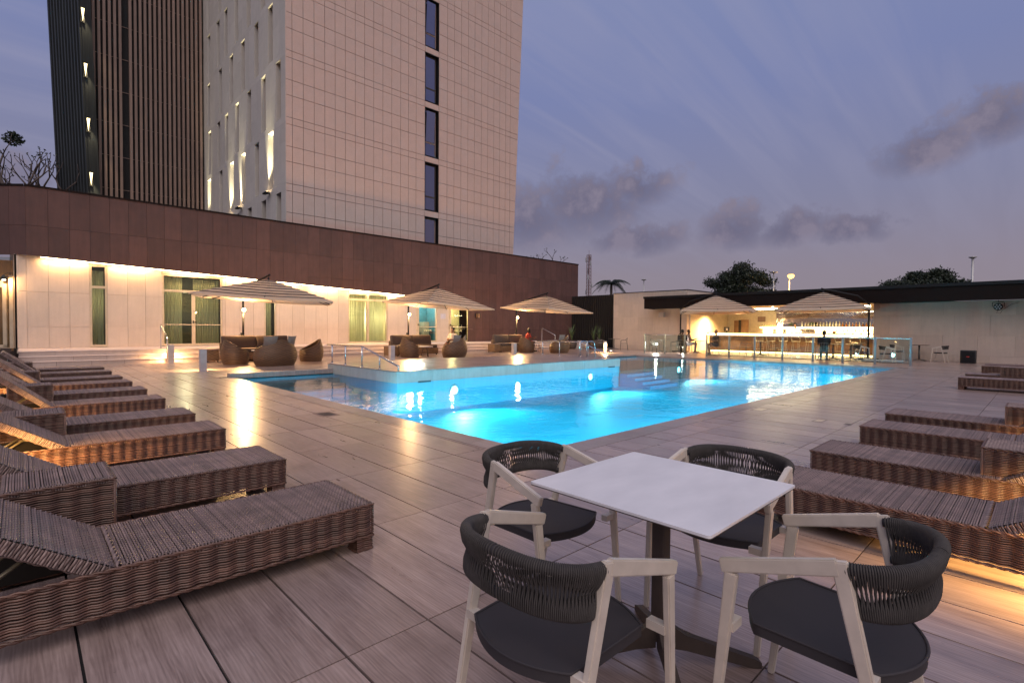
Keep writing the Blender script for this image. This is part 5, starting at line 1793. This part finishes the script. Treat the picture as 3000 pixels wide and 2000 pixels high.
# potted leaves on the shelf
def leafball(mb, c, rx_, rz_, n, s):
    c = Vector(c)
    for _ in range(n):
        while True:
            p = Vector((random.uniform(-1, 1), random.uniform(-1, 1), random.uniform(-1, 1)))
            if p.length < 1: break
        q = c+Vector((p.x*rx_, p.y*rx_, p.z*rz_))
        a = Vector((random.gauss(0, 1), random.gauss(0, 1), random.gauss(0, 1))).normalized()*s*random.uniform(.6, 1.3)
        b = a.orthogonal().normalized()
        b.rotate(Matrix.Rotation(random.uniform(0, 6.28), 3, a.normalized()))
        b *= s*.45
        mb.add([q-a, q+b, q+a, q-b], [(0, 1, 2, 3)])
    return mb
for k, (y, lb) in enumerate(((11.6, 'potted green plant on the back bar shelf, left one'), (10.35, 'potted green plant on the back bar shelf, right one'))):
    o = thing('potted_plant', lb, 'plant', (36.05, y, 1.586))
    MB().lathe([(.05, 0), (.07, .10)], 10).build('pot', m_brown2, o)
    leafball(MB(), (0, 0, .2), .18, .12, 60, .05).build('leaves', m_leafg, o)
# ---------------------------------------------------------------- people
def capsule(mb, p, q, r0, r1, n=8):
    p, q = Vector(p), Vector(q)
    d = (q-p).normalized()
    pts = [p-d*r0*.95, p-d*r0*.6, p, p.lerp(q, .5), q, q+d*r1*.6, q+d*r1*.95]
    mb.tube(pts, [r0*.25, r0*.8, r0, (r0+r1)/2, r1, r1*.8, r1*.25], n)
def remesh(o, v):
    m = o.modifiers.new('r', 'REMESH'); m.mode = 'VOXEL'; m.voxel_size = v; m.use_smooth_shade = True
    s = o.modifiers.new('s', 'SMOOTH'); s.iterations = 3; s.factor = .5
m_skin1 = M('skin_dark', (.115, .062, .040), .6, rnd=0); m_skin2 = M('skin_tan', (.30, .17, .11), .6, rnd=0); m_hair = M('black_hair', (.010, .009, .008), .7, rnd=0)
def person(label, loc, rz, skin, shirt, pants, hair=m_hair, seat=.45, lean_=0., arms='table', stand=False, short=True, longhair=False, turn=0.):
    """figure facing +x, seated with hips above loc (or standing)"""
    o = thing('person', label, 'person', loc, rz)
    hz = seat+.09 if not stand else .93
    L = lean_
    ch = Vector((L*.8, 0, hz+.42)); nk = Vector((L, 0, hz+.56)); hd = nk+Vector((.03, 0, .15))
    b = MB()
    # torso
    capsule(b, (0, 0, hz), ch, .135, .145); 
    for s in (-1, 1):
        capsule(b, (0, s*.06, hz), (ch.x*.9, s*.09, ch.z-.02), .10, .095)
        sh = ch+Vector((0, s*.19, .04))
        capsule(b, ch+Vector((0, s*.06, .05)), sh, .075, .068)
        if arms == 'table':
            el = sh+Vector((.14, s*.05, -.26)); ha = el+Vector((.22, -s*.07, .06))
        elif arms == 'cross':
            el = sh+Vector((.10, s*.08, -.25)); ha = el+Vector((.14, -s*.22, .02))
        else:
            el = sh+Vector((.02, s*.06, -.29)); ha = el+Vector((.16, -s*.02, -.16))
        capsule(b, sh, el, .058, .045); capsule(b, el, ha, .045, .032)
        d = (ha-el).normalized()
        capsule(b, ha, ha+d*.07, .034, .034)
        side = Vector((-d.y, d.x, 0)).normalized() if abs(d.z) < .95 else Y_
        for f in range(4):
            fo = ha+d*.085+side*(f-1.5)*.021
            capsule(b, fo, fo+d*(.055-.008*abs(f-1.3))+Vector((0, 0, -.015)), .0105, .009, 6)
        capsule(b, ha+d*.03-side*s*.03, ha+d*.06-side*s*.055+Vector((0, 0, -.005)), .012, .010, 6)
        if stand:
            kn = Vector((.03, s*.10, .50)); an = Vector((-.02, s*.11, .08))
        else:
            kn = Vector((.44, s*(.11+turn*.05), hz+.01)); an = Vector((.40+.05*s*turn, s*.12, .09))
        capsule(b, (0, s*.09, hz), kn, .092, .062); capsule(b, kn, an, .060, .040)
        capsule(b, an+Vector((-.03, 0, -.045)), an+Vector((.15, 0, -.055)), .040, .034)
    capsule(b, nk-Vector((0, 0, .06)), nk+Vector((.01, 0, .06)), .055, .052)
    b.lathe([(.012, -.13), (.05, -.115), (.066, -.07), (.078, 0), (.080, .05), (.062, .10), (.02, .125)], 14, hd)
    capsule(b, hd+Vector((.075, 0, -.005)), hd+Vector((.098, 0, -.03)), .012, .014, 6)
    for s in (-1, 1):
        capsule(b, hd+Vector((.0, s*.080, .01)), hd+Vector((0, s*.085, -.03)), .016, .012, 6)
    bo = b.build('body', skin, o)
    remesh(bo, .014)
    hr = MB().lathe([(.02, .135), (.068, .112), (.088, .055), (.088, .0), (.075, -.03)] if not longhair else [(.02, .135), (.07, .112), (.092, .055), (.095, -.05), (.085, -.13)], 14, hd-Vector((.018, 0, -.002)))
    hr.build('hair', hair, o)
    for s in (-1, 1):
        MB().lathe([(.003, -.006), (.009, 0), (.003, .006)], 6, hd+Vector((.071, s*.03, .012))).build('eye', m_black, o)
    MB().box(hd.x+.066, -.024, hd.z-.066, hd.x+.073, .024, hd.z-.058).build('mouth', M('lips', (.16, .06, .05), .6) if 'lips' not in bpy.data.materials else bpy.data.materials['lips'], o)
    g = MB()
    capsule(g, (0, 0, hz-.02), ch, .148, .158)
    for s in (-1, 1):
        capsule(g, (0, s*.062, hz), (ch.x*.9, s*.092, ch.z), .108, .105)
        sh = ch+Vector((0, s*.19, .04))
        capsule(g, ch+Vector((0, s*.06, .045)), sh, .085, .078)
        el = sh+(Vector((.14, s*.05, -.26)) if arms == 'table' else Vector((.10, s*.08, -.25)) if arms == 'cross' else Vector((.02, s*.06, -.29)))
        capsule(g, sh, sh.lerp(el, .55), .070, .066)
    remesh(g.build('shirt', shirt, o), .016)
    g = MB()
    for s in (-1, 1):
        kn = Vector((.03, s*.10, .50)) if stand else Vector((.44, s*(.11+turn*.05), hz+.01))
        capsule(g, (-.01, s*.085, hz-.01), Vector((0, s*.09, hz)).lerp(kn, .75 if short else 1.0), .112, .082)
        if not short:
            an = Vector((-.02, s*.11, .08)) if stand else Vector((.40+.05*s*turn, s*.12, .09))
            capsule(g, kn, kn.lerp(an, .9), .075, .06)
    remesh(g.build('trousers', pants, o), .016)
    g = MB()
    for s in (-1, 1):
        an = Vector((-.02, s*.11, .08)) if stand else Vector((.40+.05*s*turn, s*.12, .09))
        g.bbox(an.x-.09, an.y-.05, .0, an.x+.21, an.y+.05, .075, .03)
    g.build('shoes', m_rust, o)
    return o
c_black = M('black_cloth', (.014, .013, .014), .9); c_white = M('white_cloth', (.62, .60, .58), .9); c_pale = M('pale_shirt', (.34, .29, .27), .9); c_brown = M('brown_shirt', (.085, .060, .050), .9)
c_red = M('red_cloth', (.50, .06, .04), .85); c_grey = M('grey_shorts', (.10, .10, .105), .9); c_olive = M('olive_trousers', (.10, .095, .07), .9)
person('person in black sitting at the left bar table, back to camera', (27.38, 14.52, 0), .35, m_skin1, c_black, c_black, arms='table', longhair=False, short=False)
person('person in a pale shirt sitting at the left bar table', (28.98, 14.98, 0), -1.35, m_skin1, c_pale, c_grey, arms='table')
person('man in a brown shirt with arms crossed at the bar table', (28.78, 13.17, 0), 2.5, m_skin2, c_brown, c_grey, hair=m_skin2, arms='cross', turn=1.)
person('man in black sitting before the counter, back to camera', (27.32, 7.32, 0), .25, m_skin1, c_black, c_olive, arms='table', short=False, lean_=-.06)
person('barman in a white shirt behind the counter', (34.6, 10.85, 0), 2.9, m_skin1, c_white, c_black, stand=True, arms='down', short=False)
person('woman with tied hair seated behind the middle loveseat', (16.15, 21.3, 0), PI+.3, m_skin2, c_white, c_black, seat=.46, arms='cross')
person('person in a red dress leaning on the sofa near the black fence', (22.15, 21.85, 0), -PI/2+.5, m_skin1, c_red, c_red, seat=.46, lean_=.12, longhair=True)
# ---------------------------------------------------------------- planting by the black fence
def blades(o, n, h0, h1, spread, mat):
    for k in range(n):
        a = k*2.4+random.uniform(-.4, .4)
        r_ = spread*random.uniform(.5, 1)
        hh = random.uniform(h0, h1)
        d = Vector((math.cos(a), math.sin(a), 0)); e = Vector((-d.y, d.x, 0))*.035
        p = [Vector((0, 0, 0)), d*r_*.35+Z_*hh*.6, d*r_+Z_*hh]
        MB().add([p[0]-e*.5, p[0]+e*.5, p[1]+e, p[1]-e, p[2]], [(0, 1, 2, 3), (3, 2, 4)]).build('leaf', mat, o)
for k, (x, y) in enumerate(((28.8, 21.9), (30.4, 22.6), (27.4, 22.7))):
    o = thing('potted_plant', ('spiky plant in a dark pot in front of the black fence, middle', 'spiky plant in a dark pot in front of the black fence, right', 'spiky plant in a dark pot in front of the black fence, left')[k], 'plant', (x, y, 0))
    MB().lathe([(.26, 0), (.32, .1), (.40, .58), (.36, .58)], 14).build('pot', m_rust, o)
    q = link('crown', None, o, (0, 0, .55))
    for j in range(18):
        a = j*2.4
        r_ = .5*random.uniform(.4, 1); hh = random.uniform(.6, 1.25)
        d = Vector((math.cos(a), math.sin(a), 0)); e = Vector((-d.y, d.x, 0))*.03
        MB().add([-e*.5, e*.5, d*r_*.35+Z_*hh*.6+e, d*r_*.35+Z_*hh*.6-e, d*r_+Z_*hh], [(0, 1, 2, 3), (3, 2, 4)]).build('leaf', m_leafg, q)
# ---------------------------------------------------------------- deck details
for k, (x, y, w_, d_) in enumerate(((3.45, 7.80, .14, .20), (9.2, 3.42, .20, .10), (8.75, 2.38, .16, .07), (8.72, 2.0, .07, .05), (6.65, 16.7, .45, .12))):
    o = thing('drain_cover', ('small recessed drain cover beside the left pool edge', 'drain cover beside the right pool edge', 'worn drain cover on the deck before the right loungers', 'small worn cap on the deck by the right loungers', 'long slot drain on the terrace behind the platform')[k], 'drain', (x, y, 0), 0, 'covers set in the deck')
    MB().box(-w_, -d_, .0008, w_, d_, .0028).build('plate', m_brown2 if k in (0, 4) else m_coping, o)
    MB().box(-w_*.7, -d_*.7, .003, w_*.7, d_*.7, .0036).build('grate', m_rust if k in (0, 3, 4) else m_gold, o)
lf = MB()
lf.grid(lambda u, v: ((u-.5)*.06*math.sin(PI*v+.15), (v-.5)*.085, .004+.03*(u-.5)**2*8+.014*math.sin(v*3)), 4, 6)
tag(lf.build('fallen_leaf', M('red_leaf', (.42, .07, .03), .6), None, (4.55, .254, 0)), 'small red fallen leaf beside the nearest right lounger', 'leaf')

# ================================================================== BEYOND THE TERRACE
def along(pxx, dist):
    """ground direction under a column of the photo (0..3000) at a distance"""
    d = fwd*1506+r2*(pxx-1500)
    d.z = 0
    return d.normalized()*dist
def leafcrown(name, parent, blobs, n, s, mat):
    mb = MB()
    tot = sum(b[3]**2*b[4] for b in blobs)
    for (x, y, z_, rr, rz_) in blobs:
        leafball(mb, (x, y, z_), rr, rz_, int(n*.8*rr**2*rz_/tot), s)
        leafball(mb, (x, y, z_), rr*1.45, rz_*1.5, int(n*.2*rr**2*rz_/tot), s)
    return mb.build(name, mat, parent)
def limb_tree(o, base, top, r, spread, n):
    """trunk with a few limbs; returns limb ends"""
    MB().tube([base, Vector(base).lerp(Vector(top), .5)+Vector((.1, .05, 0)), top], [r, r*.8, r*.6], 8).build('trunk', m_bark, o)
    ends = []
    for k in range(n):
        a = k*2.4
        e = Vector(top)+Vector((math.cos(a)*spread, math.sin(a)*spread, random.uniform(.35, .75)*spread))
        mid = Vector(top).lerp(e, .5)+Vector((0, 0, .2*spread))
        MB().tube([Vector(top)-Vector((0, 0, .3)), mid, e], [r*.5, r*.35, r*.12], 6).build('limb', m_bark, o)
        ends.append(e)
    return ends
def big_tree(label, pxx, dist, zc, w, hgt, seed, lean_=0):
    random.seed(seed)
    p = along(pxx, dist)
    o = thing('broadleaf_tree', label, 'tree', (p.x, p.y, -2), 0, 'trees beyond the bar')
    zt = zc+2-hgt*.55
    limb_tree(o, (0, 0, 0), (0, 0, zt), .45, w*.45, 7)
    bl = []
    for k in range(60):
        a = random.uniform(0, 2*PI); u = random.random()**.5
        x, y = math.cos(a)*u*w*.80, math.sin(a)*u*w*.80
        zz = zc+2+(random.uniform(-.55, .75))*hgt*math.sqrt(max(.05, 1-u*u*.85))-.1*hgt*u
        rr = w*random.uniform(.13, .24)
        bl.append((x, y, zz, rr, rr*.62))
    leafcrown('crown', o, bl, 30000, w*.032, m_leafd)
    return o
big_tree('large dark round tree behind the bar roof near the street lamp', 2175, 62, 5.6, 4.4, 3.9, 3)
big_tree('small spreading dark tree behind the right end of the bar roof', 2690, 66, 5.2, 4.3, 3.1, 5)
random.seed(9)
# palm
pp_ = along(1788, 70)
pm = thing('palm_tree', 'dark palm tree with drooping fronds behind the black fence', 'tree', (pp_.x, pp_.y, -2))
MB().tube([(0, 0, 0), (.2, .1, 5), (.1, 0, 9.5)], [.28, .2, .16], 8).build('trunk', m_bark, pm)
cr_ = link('crown', None, pm, (.1, 0, 9.5))
for k in range(30):
    a = k*2.399; up_ = random.uniform(.1, 1.35)
    L = random.uniform(1.9, 2.7)
    d = Vector((math.cos(a), math.sin(a), 0))
    pts = [d*(L*t*math.cos(up_*(1-t)))+Z_*(L*(math.sin(up_)*t*1.0-1.05*t*t*.8)) for t in [i/7 for i in range(8)]]
    mb = MB().tube(pts, [.03*(1-.1*i) for i in range(8)], 4)
    e = Vector((-d.y, d.x, 0))
    for i in range(1, 8):
        for q in range(3):
            c = pts[i-1].lerp(pts[i], q/3)
            ll = .55*math.sin(PI*(i+q/3)/8.5)+.15
            for s in (-1, 1):
                t_ = c+e*s*ll*.7+d*ll*.35-Z_*ll*.55
                mb.add([c, c+d*.07, t_], [(0, 1, 2)])
    mb.build('frond', m_leafd, cr_)
# bare trees at the far left
def bare_tree(label, pxx, dist, ztop, seed, clump):
    random.seed(seed)
    p = along(pxx, dist)
    o = thing('bare_tree', label, 'tree', (p.x, p.y, -2), 0, 'bare trees behind the left roof')
    leaves = MB()
    rdir = rgt.copy()
    def grow(pt, d, L, r, lev, mb):
        end = pt+d*L
        mid = pt.lerp(end, .5)+Vector((random.uniform(-.08, .08)*L, random.uniform(-.08, .08)*L, 0))
        mb.tube([pt, mid, end], [r, r*.85, r*.65], 6 if lev < 2 else 4)
        if lev == 4:
            for _ in range(2):
                if random.random() < .55:
                    leafball(leaves, end, .12, .12, 2, .10)
            return
        n = 2 if lev else 3
        for k in range(n):
            a = random.uniform(.25, .75)*(1 if k % 2 else -1)
            dd = (d+rdir*a+Vector((random.uniform(-.3, .3), random.uniform(-.3, .3), random.uniform(-.1, .35)))).normalized()
            grow(end, dd, L*random.uniform(.55, .8), r*.60, lev+1, mb)
    t = MB().tube([(0, 0, 0), (.1, 0, (ztop+2)*.55)], [.30, .2], 8)
    t.build('trunk', m_bark, o)
    br = MB()
    grow(Vector((.1, 0, (ztop+2)*.54)), Vector((0, 0, 1)), (ztop+2)*.17, .19, 0, br)
    br.build('branches', m_bark, o)
    if clump:
        leafball(leaves, (.15, 0, ztop+2-.2), .55, .45, 260, .13)
    leaves.build('crown', m_leafd, o)
bare_tree('bare tree with a tuft of leaves at the far left', 40, 47, 13.7, 11, True)
bare_tree('thin bare tree with spreading twigs behind the left roof', 95, 49, 13.0, 12, False)
bare_tree('bare tree touching the dark tower wing', 158, 47, 12.9, 15, False)
bare_tree('sparse twig top showing above the brown parapet end', 1597, 60, 10.4, 17, False)
# lattice radio mast
mp_ = along(1723, 110)
ms = thing('radio_mast', 'tall thin lattice radio mast behind the black fence', 'mast', (mp_.x, mp_.y, -2))
hw, HT = .42, 19.0
for sx_ in (-1, 1):
    for sy_ in (-1, 1):
        MB().tube([(sx_*hw, sy_*hw, 0), (sx_*hw*.75, sy_*hw*.75, HT)], .06, 5).build('leg', m_mast, ms)
br = MB()
for k in range(26):
    z0, z1 = k*HT/26, (k+1)*HT/26
    for (a, b, c, d) in ((-1, -1, 1, -1), (1, -1, 1, 1), (1, 1, -1, 1), (-1, 1, -1, -1)):
        s_ = hw*(1-.25*k/26)
        br.tube([(a*s_, b*s_, z0), (c*s_, d*s_, z1)], .035, 4)
        br.tube([(a*s_, b*s_, z1), (c*s_, d*s_, z1)], .03, 4)
br.build('bracing', m_mast, ms)
for k, (zz, a) in enumerate(((18.4, .3), (18.0, 2.5), (17.2, 4.4), (15.6, .9), (14.2, 3.6), (12.6, 5.2), (11.2, 1.8))):
    MB().bbox(-.09, -.12, -.5, .09, .12, .5, .03).build('antenna', m_pole, ms, (.62*math.cos(a), .62*math.sin(a), zz))
MB().tube([(0, 0, HT-.2), (0, 0, HT+1.0)], .03, 5).build('whip', m_mast, ms)
# street lamps
def street_lamp(label, pxx, dist, ztop, lit=False, r=.09):
    p = along(pxx, dist)
    o = thing('street_lamp', label, 'street lamp', (p.x, p.y, -2), 0, 'street lamps beyond the bar')
    MB().tube([(0, 0, 0), (0, 0, ztop+2)], [r, r*.75], 8).build('pole', m_pole, o)
    if lit:
        MB().tube(bend([(0, 0, ztop+1.6), (0, 0, ztop+2.1), (-.5, -.3, ztop+2.2)], .2), .05, 6).build('arm', m_pole, o)
        MB().lathe([(.08, .12), (.22, .05), (.24, 0)], 12).build('hood', m_pole, o, (-.5, -.3, ztop+2.15))
        MB().lathe([(.05, -.42), (.24, -.33), (.32, -.12), (.24, 0)], 12).build('globe', e_sod, o, (-.5, -.3, ztop+2.15))
        lamp('POINT', 'sodium_light', (-.5, -.3, ztop+1.4), 150, (1, .58, .2), o, shadow_soft_size=.2)
    else:
        MB().lathe([(r*1.2, ztop+1.9), (.34, ztop+2.0), (.34, ztop+2.06), (.1, ztop+2.1)], 12).build('head', m_pole, o)
street_lamp('unlit white street lamp behind the left bar wall', 1884, 70, 7.9, r=.08)
street_lamp('unlit thin street lamp in front of the large dark tree', 2263, 58, 7.2, r=.08)
street_lamp('lit orange street lamp above the bar roof', 2309, 60, 6.9, True)
street_lamp('tall white lamp post at right behind the bar roof', 2843, 70, 8.9, r=.14)
w_a, w_b = along(2309, 60), along(2600, 66)
cab = thing('overhead_cable', 'thin overhead cables sagging beside the lit street lamp', 'cable', (w_a.x, w_a.y, 5.6))
for k in range(2):
    MB().tube([Vector((0, 0, .0-.35*k)).lerp(w_b-w_a+Vector((0, 0, -1.2-.3*k)), i/10)-Z_*1.1*math.sin(PI*i/10) for i in range(11)], .025, 4).build('strand', m_black, cab)
